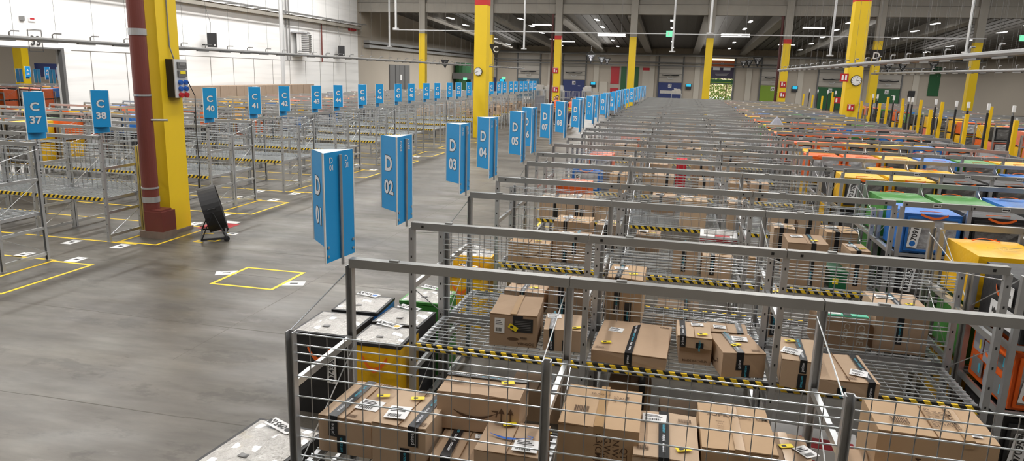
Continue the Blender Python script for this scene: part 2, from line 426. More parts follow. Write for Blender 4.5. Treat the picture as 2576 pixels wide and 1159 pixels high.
def shelving_rack(x, y, sx, sy, label, group, near=True):
    P = RM[(sx, sy)]
    t = thing('shelving_rack', label, 'rack', (x, y, 0), 0, group)
    for k in range(4):
        obj('front_post', P['front_post'], t, loc=(sx*BAY*k, 0, 0)); obj('back_post', P['back_post'], t, loc=(sx*BAY*k, sy*DEP, 0))
        for z in (1.25, .5, .1)[:3 if near else 1]: obj('side_rail', P['side_rail'], t, loc=(sx*BAY*k, 0, z))
        for i in range(3 if near else 1): obj('brace_rod', P['brace_rod%d' % i], t, loc=(sx*BAY*k, 0, 0))
    for k in range(3):
        l = (sx*BAY*k, 0, 0)
        obj('top_beam', P['top_beam'], t, loc=l); obj('mesh_panel', P['mesh_panel'], t, loc=l)
        s = obj('wire_shelf', P['wire_shelf'], t, loc=l); obj('hazard_strip', P['hazard_strip'], s, 'yellow and black striped edge')
    return t

BB, NB = .64, 6
def bag_rack_parts(sx, sy, slim=False):
    def T(b): b.T = Matrix(((sx, 0, 0, 0), (0, sy, 0, 0), (0, 0, 1, 0), (0, 0, 0, 1))); return b
    P = {}
    P['post'] = T(MB()).box(-.02, .02, -.02, .02, 0, 1.74).mesh('post', ['steel']); P['back'] = T(MB()).box(-.02, .02, -.02, .02, 0, 1.56).mesh('post', ['steel'])
    b = T(MB()); b.box(.002, BB-.002, -.03, .02, 1.74, 1.795); b.box(.02, .035, -.031, -.03, 1.755, 1.775, 1)
    P['top_beam'] = b.mesh('top_beam', ['beam_grey', 'dark'])
    b = T(MB())
    b.box(0, .075, -.0325, -.0305, 1.75, 1.785); b.box(.005, .05, -.0335, -.0325, 1.76, 1.775, 1); b.box(.055, .07, -.0335, -.0325, 1.757, 1.778, 1)
    P['slot_label'] = b.mesh('slot_label', ['paper', 'txt_k'])
    b = T(MB())
    for yy in (.0, DEP): b.box(.02, BB-.02, yy-.015, yy+.015, -.03, 0)
    for k in range(1, 5): b.bar((BB*k/5, 0, -.006), (BB*k/5, DEP, -.006), .012, caps=False)
    P['shelf_frame'] = b.mesh('shelf_frame', ['steel'])
    b = T(MB())
    b.bar((0, .02, 0), (0, DEP-.02, 0), .02, .05)
    P['side_rail'] = b.mesh('side_rail', ['steel_light'])
    P['brace_rod'] = T(MB()).bar((0, .024, 1.72), (0, DEP-.024, 1.3), .005, n=5).mesh('brace_rod', ['steel_light'])
    # one-piece version for the distance
    b = T(MB())
    for k in range(NB+1):
        for yy in (0, DEP): b.box(BB*k-.02, BB*k+.02, yy-.02, yy+.02, 0, 1.74 if yy == 0 else 1.56)
    b.box(0, BB*NB, -.03, .02, 1.74, 1.795); b.box(0, BB*NB, DEP-.02, DEP+.02, 1.52, 1.56)
    for z in (1.235, .745, .25):
        for yy in (.0, DEP): b.box(0, BB*NB, yy-.015, yy+.015, z-.03, z)
    for k in range(NB):
        b.box(BB*k+.28, BB*k+.36, -.033, -.03, 1.75, 1.785, 1)
        b.bar((BB*k, .02, 1.72), (BB*k, DEP-.02, 1.3), .005, n=4)
    P['whole'] = b.mesh('bag_rack', ['beam_grey', 'paper'])
    return P
BR = {(sx, sy): bag_rack_parts(sx, sy) for sx in (1, -1) for sy in (1, -1)}
def bag_rack(x, y, sx, sy, label, group, full):
    P = BR[(sx, sy)]
    if not full:
        return tag(obj('bag_rack', P['whole'], None, None, (x, y, 0)), label, 'rack', group)
    t = thing('bag_rack', label, 'rack', (x, y, 0), 0, group)
    for k in range(NB+1):
        obj('front_post', P['post'], t, loc=(sx*BB*k, 0, 0)); obj('back_post', P['back'], t, loc=(sx*BB*k, sy*DEP, 0)); obj('brace_rod', P['brace_rod'], t, loc=(sx*BB*k, 0, 0))
        for z in (1.21, .72)[:2 if y < 11 else 1]: obj('side_rail', P['side_rail'], t, loc=(sx*BB*k, 0, z))
    for k in range(NB):
        l = (sx*BB*k, 0, 0)
        bm = obj('top_beam', P['top_beam'], t, loc=l)
        obj('slot_label', P['slot_label'], bm, 'white slot label', loc=(sx*(BB*.5-.04) if sx > 0 else -BB*.5-.04, 0, 0)); [obj('shelf_frame', P['shelf_frame'], t, loc=(l[0], 0, z)) for z in (1.235, .745, .25)[:3 if y < 9 else 1]]
    return t

# ------------------------------------------------------------------ bags
BW, BD, BH = .56, .70, .43
def soft_box(b, w, d, h, m=0, bulge=.012, seed=0, n=4, z0=0):
    """a fabric box whose faces bulge a little and whose edges are rounded"""
    rr = random.Random(seed); g = {}
    def P(i, j, k):
        key = (i, j, k)
        if key in g: return g[key]
        u, v, t = i/n*2-1, j/n*2-1, k/n*2-1
        x, y, z = u*w/2, v*d/2, h/2+t*h/2
        e = (abs(u) > .99)+(abs(v) > .99)+(abs(t) > .99)
        f = 1-(.018 if e >= 2 else 0)
        x, y = x*f, y*f
        z = h/2+(z-h/2)*(f if k else 1)
        a = bulge*(1-u*u)*(1-v*v) if abs(t) > .99 and k else 0
        z += a*rr.uniform(-1.6, .6)
        if abs(u) > .99: x += math.copysign(bulge*(1-v*v)*(1-t*t)*rr.uniform(.2, 1), u)
        if abs(v) > .99: y += math.copysign(bulge*(1-u*u)*(1-t*t)*rr.uniform(.2, 1), v)
        g[key] = b.pt((x, y, z0+z)); return g[key]
    for a in range(n):
        for c in range(n):
            for q in ([P(a, c, 0), P(a, c+1, 0), P(a+1, c+1, 0), P(a+1, c, 0)], [P(a, c, n), P(a+1, c, n), P(a+1, c+1, n), P(a, c+1, n)],
                      [P(a, 0, c), P(a+1, 0, c), P(a+1, 0, c+1), P(a, 0, c+1)], [P(a, n, c), P(a, n, c+1), P(a+1, n, c+1), P(a+1, n, c)],
                      [P(0, a, c), P(0, a, c+1), P(0, a+1, c+1), P(0, a+1, c)], [P(n, a, c), P(n, a+1, c), P(n, a+1, c+1), P(n, a, c+1)]):
                b.f.append(q); b.m.append(m)
def window_patch(b, w, h, y, z0, mats=(0, 1), seed=1, frame=.022):
    """front panel facing -y: trim border and a crinkled clear sheet"""
    rr = random.Random(seed); n = 6
    x0, x1 = -w/2, w/2
    b.box(x0, x1, y-.012, y, z0, z0+frame, mats[1]); b.box(x0, x1, y-.012, y, z0+h-frame, z0+h, mats[1])
    b.box(x0, x0+frame, y-.012, y, z0+frame, z0+h-frame, mats[1]); b.box(x1-frame, x1, y-.012, y, z0+frame, z0+h-frame, mats[1])
    G = [[(x0+frame+(w-2*frame)*i/n, y-.006-(0 if i in (0, n) or j in (0, n) else rr.uniform(.0, .016)), z0+frame+(h-2*frame)*j/n) for i in range(n+1)] for j in range(n+1)]
    for j in range(n):
        for i in range(n): b.face([G[j][i], G[j][i+1], G[j+1][i+1], G[j+1][i]], mats[0])
def strap(b, x0, x1, y, z, drop, out, side=(0, 0, .012), m=0):
    pts = []
    for k in range(7):
        t = k/6; pts.append((x0+(x1-x0)*t, y-out*math.sin(PI*t), z-drop*math.sin(PI*t)))
    for o in (0, .003): b.ribbon([(p[0], p[1]-o, p[2]) for p in pts], side, m)
BAGM = {}
def bag_meshes(c):
    if c in BAGM: return BAGM[c]
    P = {}
    b = MB(); soft_box(b, BW, BD, BH, 0, .014, hash(c) % 97 if False else len(c)); P['shell'] = b.mesh('shell', ['bag_'+c])
    b = MB(); window_patch(b, BW*.9, BH*.86, -BD/2-.006, BH*.06, (0, 1), len(c)+3)
    P['window'] = b.mesh('clear_front', ['vinyl_dark' if c in ('black', 'green', 'yellow') else 'vinyl', 'bag_black' if c in ('green', 'yellow', 'coral') else 'bag_'+c])
    b = MB(); strap(b, -.13, .13, -BD/2-.022, BH*.99, .035, .02); P['front_handle'] = b.mesh('handle', ['handle'])
    b = MB()
    for k in range(6):
        t0, t1 = k/6, (k+1)/6
        q = lambda t: (-.11+.22*t, -BD*.36-.05*math.sin(PI*t), BH+.008+.012*math.sin(PI*t))
        b.bar(q(t0), q(t1), .012, .006)
    P['top_handle'] = b.mesh('handle', ['handle'])
    b = MB(); strap(b, -.09, .09, 0, 0, .05, .02); b2 = [Vector(v) for v in b.v]
    b.v = [(-BW/2-.012+v.y*.6, v.x, BH*.72+v.z) for v in b2]
    P['side_handle'] = b.mesh('handle', ['handle'])
    # far version: shell and window in one mesh
    b = MB(); soft_box(b, BW, BD, BH, 0, .014, len(c), 3); window_patch(b, BW*.9, BH*.86, -BD/2-.006, BH*.06, (1, 2), len(c)+3)
    P['far'] = b.mesh('delivery_bag', ['bag_'+c, 'vinyl_dark' if c in ('black', 'green', 'yellow') else 'vinyl', 'bag_black'])
    BAGM[c] = P; return P
def number_tag(num, c, w=.10, h=.26):
    b = MB().box(-w/2, w/2, -.002, 0, 0, h)
    b.T = Matrix.Translation((0, -.0025, 0))
    n = 14; r = w*.3
    b.face([(r*math.cos(2*PI*k/n), 0, h*.16+r*math.sin(2*PI*k/n)) for k in range(n)], 1)
    b.text(num, w*.75, (0, 0, h*.55), (0, 0, 1), (-1, 0, 0), 2, .015)
    for k in range(4):
        for j in range(4):
            if (k*3+j*5) % 4 < 3: b.face([(-w*.32+k*w*.16, 0, h*.83+j*w*.13), (-w*.32+k*w*.16+w*.15, 0, h*.83+j*w*.13), (-w*.32+k*w*.16+w*.15, 0, h*.83+j*w*.13+w*.12), (-w*.32+k*w*.16, 0, h*.83+j*w*.13+w*.12)], 2)
    return b.mesh('number_tag', ['paper', 'bag_'+c, 'txt_k'])
FAR_BAGS = []
def bag(x, y, z, c, label, rz=0, group='bags on the racks', detail=1, num=None, lying=True, near=False):
    P = bag_meshes(c)
    if detail == 0:
        FAR_BAGS.append((math.hypot(x, y)*(1 if z > 1 else 1.5), x, y, z, c, label, rz, group)); return None
    t = thing('delivery_bag', label, 'bag', (x, y, z), rz, group)
    obj('shell', P['shell'], t); obj('clear_front', P['window'], t, 'clear crinkled front panel')
    obj('handle', P['front_handle'], t, 'orange handle strap'); obj('handle', P['top_handle'], t, 'orange handle strap')
    if near: obj('handle', P['side_handle'], t, 'orange handle strap')
    if num:
        obj('number_tag', number_tag(num, c), t, 'white tag with a number and a coloured dot', loc=(-BW*.33, -BD/2-.03, BH*.16)).rotation_euler.y = .12
    return t

# ------------------------------------------------------------------ aisle signs
def sign_mesh(s):
    w, a = .165, .20; zt, zb, zp = 2.49, 1.90, 1.795
    n0, ap, f0 = (0, -w), (s*a, 0), (0, w)
    b = MB(); th = .005
    def slab(p, q, z0, z1, m):
        d = Vector((q[0]-p[0], q[1]-p[1], 0)).normalized(); nn = Vector((d.y, -d.x, 0))*th
        P = Vector((p[0], p[1], 0)); Q = Vector((q[0], q[1], 0))
        c = [P, Q, Q-nn, P-nn]
        b.hexa([v+Vector((0, 0, z0)) for v in c]+[v+Vector((0, 0, z1)) for v in c], m)
    if s < 0: slab(ap, n0, zb, zt, 0); slab(f0, ap, zb, zt, 0)
    else: slab(n0, ap, zb, zt, 0); slab(ap, f0, zb, zt, 0)
    b.box(-.003, .003, -w, w, zp, zt, 0)
    e = .0045
    for yy in (-w, w): b.box(-.005, .005, yy-e, yy+e, zp, zt+.002, 1)
    b.box(s*a-e, s*a+e, -e, e, zb, zt+.002, 1)
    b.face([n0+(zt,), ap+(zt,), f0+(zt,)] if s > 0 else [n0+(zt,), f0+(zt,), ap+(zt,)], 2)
    b.face([n0+(zb,), f0+(zb,), ap+(zb,)] if s > 0 else [n0+(zb,), ap+(zb,), f0+(zb,)], 0)
    body = b.mesh('sign_panel', ['blue', 'white', 'lid'])
    b = MB(); x = -s*.016
    b.bar((x, 0, 1.755), (x, 0, 2.47), .010, n=8)
    pole = b.mesh('sign_pole', ['steel'])
    b = MB()
    for yy in (-w+.025, w-.025):
        for zz in (zp+.04, zp+.10): b.bar((-s*.004, yy, zz), (-s*.010, yy, zz), .010, n=8)
    return body, pole, b.mesh('screw', ['steel_light'])
SM = {s: sign_mesh(s) for s in (-1, 1)}
def sign_letters(L, num, s):
    w, a = .165, .20; n0, ap, f0 = Vector((0, -w, 0)), Vector((s*a, 0, 0)), Vector((0, w, 0)); out = []; up = (0, 0, 1)
    faces = [(ap, n0), (f0, ap)] if s < 0 else [(n0, ap), (ap, f0)]
    for p, q in faces:
        ux = (q-p).normalized(); c = (p+q)/2; b = MB(); out.append(b)
        for m, bo, ep in ((1, .058, .0012), (0, .030, .0022)):
            b.text(L, .165, c+Vector((0, 0, 2.275)), ux, up, m, bo, eps=ep)
            b.text(num, .15, c+Vector((0, 0, 2.085)), ux, up, m, bo, eps=ep)
    ux = Vector((0, -s, 0)); b = MB(); out.append(b)
    for o in (-.085, .085):
        c = Vector((-s*.003, 0, 0))+ux*o
        b.text(L, .055, c+Vector((0, 0, 2.44)), ux, up, 0, .008); b.text(num, .05, c+Vector((0, 0, 2.395)), ux, up, 0, .008)
    return [b.mesh('lettering', ['white_print', 'txt_k']) for b in out]
def aisle_sign(x, y, L, num, s, rz, dz=0):
    t = thing('aisle_sign', 'blue triangular aisle sign reading %s-%s' % (L, num), 'sign', (x, y, dz), rz, 'blue aisle signs on the rack ends')
    body, pole, screw = SM[s]
    obj('sign_panel', body, t); obj('sign_pole', pole, t, 'grey mounting pole'); [obj('lettering', me, t, 'white lettering') for me in sign_letters(L, num, s)]
    if (L == 'D' and int(num) < 9) or (L == 'C' and int(num) < 42): obj('screw', screw, t)
    return t

# ------------------------------------------------------------------ D and C blocks
XD, XC, XB = -1.98, -9.26, 2.42
yodd = lambda k: 4.14+2.80*k
yeven = lambda k: 5.34+2.80*k
codd = lambda k: 8.79+CP*k
ceven = lambda k: 10.04+CP*k
DROW = {}
DY = [4.14, 5.36, 6.96, 8.14, 9.75, 10.98, 12.58, 13.92, 15.50, 16.73, 18.36, 19.50]
while len(DY) < 30: DY.append(DY[-2]+2.80)
DX = [-.01, -.04, -.01, -.01, .01, -.08, -.08, -.03, .06, -.03, .02, .015, .086, .057, .10, .09, .08, .07, .07, .1, .22, .22, .22, .23, .23, .24, .24, .25, .26, .26]
for k in range(30): DROW[k+1] = (DY[k], -1 if k % 2 == 0 else 1)
CROW = {}
for k in range(14):
    CROW[37+2*k] = (codd(k), -1); CROW[38+2*k] = (ceven(k), 1)
for n, (y, sy) in DROW.items():
    dx = DX[n-1]; shelving_rack(XD+dx, y, 1, sy, 'galvanised wire shelving rack below the blue sign D-%02d' % n, 'wire racks in block D', n <= 10)
    bag_rack(XB+max(0, dx), y, 1, sy, 'grey steel bag rack continuing the D-%02d row' % n, 'bag racks in block D', n <= 14)
    if n < 30: aisle_sign(XD+dx-.065, y, 'D', '%02d' % n, -1, R.uniform(-.06, .06) if n > 2 else (-.13 if n == 1 else .0))
for n, (y, sy) in CROW.items():
    shelving_rack(XC, y, -1, sy, 'galvanised wire shelving rack below the blue sign C-%02d' % n, 'wire racks in block C', n <= 48)
    bag_rack(XC-3*BAY-.09, y, -1, sy, 'grey steel bag rack continuing the C-%02d row' % n, 'bag racks in block C', False)
    if n not in (39, 55): aisle_sign(XC+.055, y, 'C', '%d' % n, 1, R.uniform(-.05, .05)+(.12 if n == 46 else 0), .06)

COLS = ['yellow', 'orange', 'black', 'blue', 'green', 'coral']; WTS = [.26, .16, .24, .14, .09, .11]
rc = lambda: R.choices(COLS, WTS)[0]
TOPS = {2: ['black', 'black', 'black'], 3: ['yellow', 'black', 'yellow', 'blue'], 4: ['blue', 'black', 'black', 'green'], 5: ['green', 'green', 'blue', 'green', 'yellow', 'blue'], 6: ['yellow', 'yellow', 'black', 'black', 'blue', 'green'],
        7: ['black', 'yellow', 'yellow', 'black', 'blue', 'orange'], 8: ['orange', 'orange', 'yellow', 'blue', 'green', 'yellow'], 9: ['yellow', 'black', 'yellow', 'black', 'black', 'orange'], 10: ['coral', 'orange', 'yellow', 'yellow', 'blue', 'coral'],
        11: ['black', 'black', 'coral', 'black', 'yellow', 'black'], 12: ['coral', 'coral', 'coral', 'green', 'blue', 'black']}
LV = {1.24: 'top level', .75: 'middle level', .255: 'bottom level'}
NUMS = {(2, 0, .75): '9803', (2, 0, .255): '7095', (4, 0, 1.24): '7091', (4, 0, .75): '0365', (6, 0, 1.24): '7330', (3, 0, 1.24): '2034', (5, 0, 1.24): '1714', (2, 0, 1.24): '4418'}
MID = {(2, 0): 'orange', (3, 0): 'green', (4, 0): 'black', (2, 1): 'black', (4, 1): 'blue', (5, 0): 'green', (6, 0): 'black'}
for n, (y, sy) in DROW.items():
    if n == 1: continue
    for k in range(NB):
        c = TOPS.get(n, [])[k] if k < len(TOPS.get(n, [])) else (rc() if R.random() < .85 else None)
        xx = XB+max(0, DX[n-1])+BB*(k+.5); yy = y+sy*(BD/2+.02)
        rz = (0 if sy > 0 else PI)+R.uniform(-.025, .025)
        if c: bag(xx, yy, 1.24+.0, c, '%s bag on top level, %s bay of the D-%02d bag rack' % (c if c != 'coral' else 'coral red', ORD[k], n), rz, 'bags in block D', 1 if n <= 14 else 0, NUMS.get((n, k, 1.24)), near=n < 5)
        if n <= 8 and k < 3 or (n <= 3):
            c = MID.get((n, k)) or rc()
            bag(xx, yy, .75, c, '%s bag on middle level, %s bay of the D-%02d bag rack' % (c if c != 'coral' else 'coral red', ORD[k], n), rz, 'bags in block D', 1 if n <= 4 else 0, NUMS.get((n, k, .75)), near=n < 4)
        if n <= 4 and k < 2:
            c = 'black' if n == 2 else rc()
            bag(xx, yy, .255, c, '%s bag on bottom level, %s bay of the D-%02d bag rack' % (c if c != 'coral' else 'coral red', ORD[k], n), rz, 'bags in block D', 1, NUMS.get((n, k, .255)))
for n, (y, sy) in CROW.items():
    for k in range(NB):
        if R.random() < (.8 if n < 46 else .45):
            c = rc(); bag(XC-3*BAY-.09-BB*(k+.5), y+sy*(BD/2+.02), 1.24, c, '%s bag on top level, %s bay of the C-%02d bag rack' % (c if c != 'coral' else 'coral red', ORD[k], n), (0 if sy > 0 else PI)+R.uniform(-.03, .03), 'bags in block C', 0)
        if k < 4 and n < 54 and R.random() < .8:
            c = rc(); bag(XC-3*BAY-.09-BB*(k+.5), y+sy*(BD/2+.02), .75, c, '%s bag on middle level, %s bay of the C-%02d bag rack' % (c if c != 'coral' else 'coral red', ORD[k], n), 0 if sy > 0 else PI, 'bags in block C', 0)

def on_bag(label, name, b, mats, note):
    for o in bpy.data.objects:
        if o.get('label') == label: return obj(name, b.mesh(name, mats), o, note)
X_ = Vector((1, 0, 0)); Y_ = Vector((0, 1, 0)); Z_ = Vector((0, 0, 1))
sx_ = -BW/2-.018
for k, (y0, z0, w_, h_, m) in enumerate([(-.30, .04, .16, .15, 0), (-.12, .2, .2, .16, 1), (.06, .06, .18, .13, 0), (.1, .24, .16, .14, 1), (-.3, .25, .14, .1, 2), (-.08, .03, .1, .12, 1)]):
    b = MB().box(sx_-.004, sx_, y0, y0+w_, z0, z0+h_, 0).box(sx_-.006, sx_-.004, y0+.03, y0+.06, z0+.03, z0+.1, 1)
    on_bag('orange bag on middle level, first bay of the D-02 bag rack', 'side_pouch', b, [('greypipe', 'tentgrey', 'greydoor')[m], 'stick_y' if k % 2 else 'txt_c'], 'grey packet on the bag side')
for k, (y0, z0) in enumerate(((-.3, .05), (-.08, .06), (-.2, .22))):
    b = MB().box(sx_-.004, sx_, y0, y0+.19, z0, z0+.14); b.text(('Max', 'Max', 'OVERPACK')[k], (.06, .06, .03)[k], (sx_-.004, y0+.095, z0+.07), -Y_, Z_, 1, .02, eps=.003)
    on_bag('black bag on top level, first bay of the D-02 bag rack', 'printed_packet', b, ['paper', 'txt_k'], 'white printed packet')
b = MB(); n_ = 16
for k in range(n_):
    t0, t1 = k/n_, (k+1)/n_
    f = lambda t, e: (.02-.2*t, .02+.03*math.sin(PI*t)-e*math.sin(PI*t)*.012, BH+.02)
    b.face([f(t0, 1), f(t1, 1), f(t1, -1), f(t0, -1)])
b.text('Property of amazon', .032, (0, .11, BH+.02), -X_, -Y_, 0, .01)
on_bag('yellow bag on top level, first bay of the D-03 bag rack', 'print', b, ['txt_k'], 'black print on the top')

# standing bags at the aisle end of racks 2 and 4, and beside rack 1
def standing_bag(x, y, w, d, h, c, label, num, rz=0, dark=False, tagside=None):
    t = thing('delivery_bag', label, 'bag', (x, y, 0), rz, 'bags standing on the floor')
    b = MB(); soft_box(b, w, d, h-.02, 0, .014, len(label)); obj('shell', b.mesh('shell', ['bag_'+c]), t)
    b = MB(); rr = random.Random(len(label)); n = 10; f = .03
    for (x0, x1, y0, y1) in ((-w/2, w/2, -d/2, -d/2+f), (-w/2, w/2, d/2-f, d/2), (-w/2, -w/2+f, -d/2+f, d/2-f), (w/2-f, w/2, -d/2+f, d/2-f)): b.box(x0, x1, y0, y1, h-.022, h+.004)
    obj('rim', b.mesh('rim', ['bag_'+('black' if dark else c)]), t)
    b = MB()
    G = [[(-w/2+f*.8+(w-1.6*f)*i/n, -d/2+f*.8+(d-1.6*f)*j/n, h+.006+(.0 if i in (0, n) or j in (0, n) else rr.uniform(.0, .007)+.035*math.sin(PI*i/n)*math.sin(PI*j/n))) for i in range(n+1)] for j in range(n+1)]
    for j in range(n):
        for i in range(n): b.face([G[j][i], G[j][i+1], G[j+1][i+1], G[j+1][i]])
    b.box(-.03, .03, -d*.3, -d*.3+.05, h+.03, h+.033, 1)
    lm = b.mesh('clear_lid', ['vinyl_top', 'greypipe']); lm.polygons.foreach_set('use_smooth', [True]*len(lm.polygons)); obj('clear_lid', lm, t, 'clear crinkled plastic lid')
    b = MB(); strap(b, -.11, .11, -d/2-.012, h*.84, .10, .025, (0, 0, .02)); obj('handle', b.mesh('handle', ['handle']), t, 'orange handle strap')
    if num:
        m = number_tag(num, c, .09, .24); o = obj('number_tag', m, t, 'white tag with a number', loc=(w*.22, -d/2-.016, h*.42) if tagside == 'front' else (w*.2, d*.28, h+.04))
        if tagside != 'front': o.rotation_euler = (-PI/2, 0, 1.25)
    return t
standing_bag(-2.86, 5.60, .52, .56, .75, 'black', 'black bag with clear lid standing on the floor before the D-02 rack', '7430', 0, True, 'front')
standing_bag(-2.31, 5.46, .46, .44, .75, 'yellow', 'yellow bag with clear lid standing at the end of the D-02 rack', '7674', 0, True)
standing_bag(-2.84, 6.20, .46, .50, .75, 'blue', 'blue bag with clear lid behind the black bag on the floor', '3263', .05, True)
standing_bag(-2.32, 5.95, .46, .44, .75, 'black', 'black rimmed bag behind the yellow floor bag', '1127', -.04, True)
standing_bag(-2.32, 6.62, .46, .46, .75, 'green', 'green bag with clear lid behind the row of floor bags', '5060', 0)
standing_bag(-2.32, 3.55, .5, .60, .72, 'black', 'black bag with bulging clear lid nearest the camera, beside the D-01 rack', '0951', -.12, True)
standing_bag(-2.34, 8.50, .5, .4, .75, 'yellow', 'yellow bag with clear lid at the end of the D-04 rack', '2210', 0)
standing_bag(-2.34, 8.04, .5, .4, .62, 'yellow', 'shorter yellow bag before the D-04 rack end', '2216', 0)

# ------------------------------------------------------------------ parcels
def parcel_body(w, d, h, ci, flapdir='y', rough=0, seed=0):
    rr = random.Random(seed*31+7); b = MB(); j = lambda: rr.uniform(-1, 1)*.006
    n = 2; g = {}
    top = [[(-w/2+w*i/2+(0 if i == 1 else j()*.5), -d/2+d*k/2+(0 if k == 1 else j()*.5), h+(j()*1.6 if (i == 1 or k == 1) else j()*.7)-.004) for i in range(3)] for k in range(3)]
    bot = [(-w/2, -d/2, 0), (w/2, -d/2, 0), (w/2, d/2, 0), (-w/2, d/2, 0)]
    for k in range(2):
        for i in range(2): b.face([top[k][i], top[k][i+1], top[k+1][i+1], top[k+1][i]], 0)
    e = .004
    b.face([bot[0], bot[1], top[0][2], top[0][1], top[0][0]], 0); b.face([bot[1], bot[2], top[2][2], top[1][2], top[0][2]], 0)
    b.face([bot[2], bot[3], top[2][0], top[2][1], top[2][2]], 0); b.face([bot[3], bot[0], top[0][0], top[1][0], top[2][0]], 0); b.face(bot[::-1], 0)
    # seam between the flaps, and the shadow line under the flap edge
    if flapdir == 'y': b.box(-.0016, .0016, -d/2, d/2, h-.006, h+.0015, 1)
    else: b.box(-w/2, w/2, -.0016, .0016, h-.006, h+.0015, 1)
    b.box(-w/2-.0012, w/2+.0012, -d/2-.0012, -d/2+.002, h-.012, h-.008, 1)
    return b.mesh('carton', ['card%d' % ci, 'seam'])
def smile(b, o, ux, uy, size, m=0):
    """curved arrow print"""
    o, ux, uy = Vector(o), Vector(ux), Vector(uy); nn = ux.cross(uy)*.002; N = 14
    up, lo = [], []
    for k in range(N+1):
        t = k/N; x = (t-.5)*size; y = -.22*size*math.sin(PI*t)**.9*.75; th = .075*size*math.sin(PI*min(1, t*1.02+.0))*.55+.004*size
        up.append(o+ux*x+uy*(y+th)+nn); lo.append(o+ux*x+uy*(y-th)+nn)
    for k in range(N): b.face([lo[k], lo[k+1], up[k+1], up[k]], m)
    e = o+ux*(size*.52)+uy*(.02*size)+nn
    b.face([e+ux*(-.13*size)+uy*(.05*size), e+ux*(-.11*size)+uy*(.02*size), e+ux*(.01*size)+uy*(.01*size), e+ux*(.04*size)+uy*(.05*size)], m)
    b.face([e+ux*(.0*size)+uy*(.03*size), e+ux*(-.03*size)+uy*(-.1*size), e+ux*(-.0*size)+uy*(-.11*size), e+ux*(.04*size)+uy*(.05*size)], m)
def up_arrows(b, o, ux, uy, s, m=0):
    o, ux, uy = Vector(o), Vector(ux), Vector(uy); nn = ux.cross(uy)*.002
    for dx in (-.3*s, .3*s):
        c = o+ux*dx+nn
        b.face([c+ux*(-.05*s), c+ux*(.05*s), c+ux*(.05*s)+uy*s*.7, c+ux*(-.05*s)+uy*s*.7], m); b.face([c+ux*(-.22*s)+uy*.6*s, c+ux*(.22*s)+uy*.6*s, c+uy*s], m)
    b.face([o+ux*(-.6*s)+uy*(-.12*s)+nn, o+ux*(.6*s)+uy*(-.12*s)+nn, o+ux*(.6*s)+uy*(-.05*s)+nn, o+ux*(-.6*s)+uy*(-.05*s)+nn], m)
def barcode(b, o, ux, uy, w, h, m=0, seed=3):
    rr = random.Random(seed); o, ux, uy = Vector(o), Vector(ux), Vector(uy); nn = ux.cross(uy)*.002; x = 0
    while x < w:
        t = w*rr.choice((.03, .05, .07)); b.face([o+ux*x+nn, o+ux*min(w, x+t)+nn, o+ux*min(w, x+t)+uy*h+nn, o+ux*x+uy*h+nn], m); x += t*1.8
X3, Y3, Z3 = Vector((1, 0, 0)), Vector((0, 1, 0)), Vector((0, 0, 1))
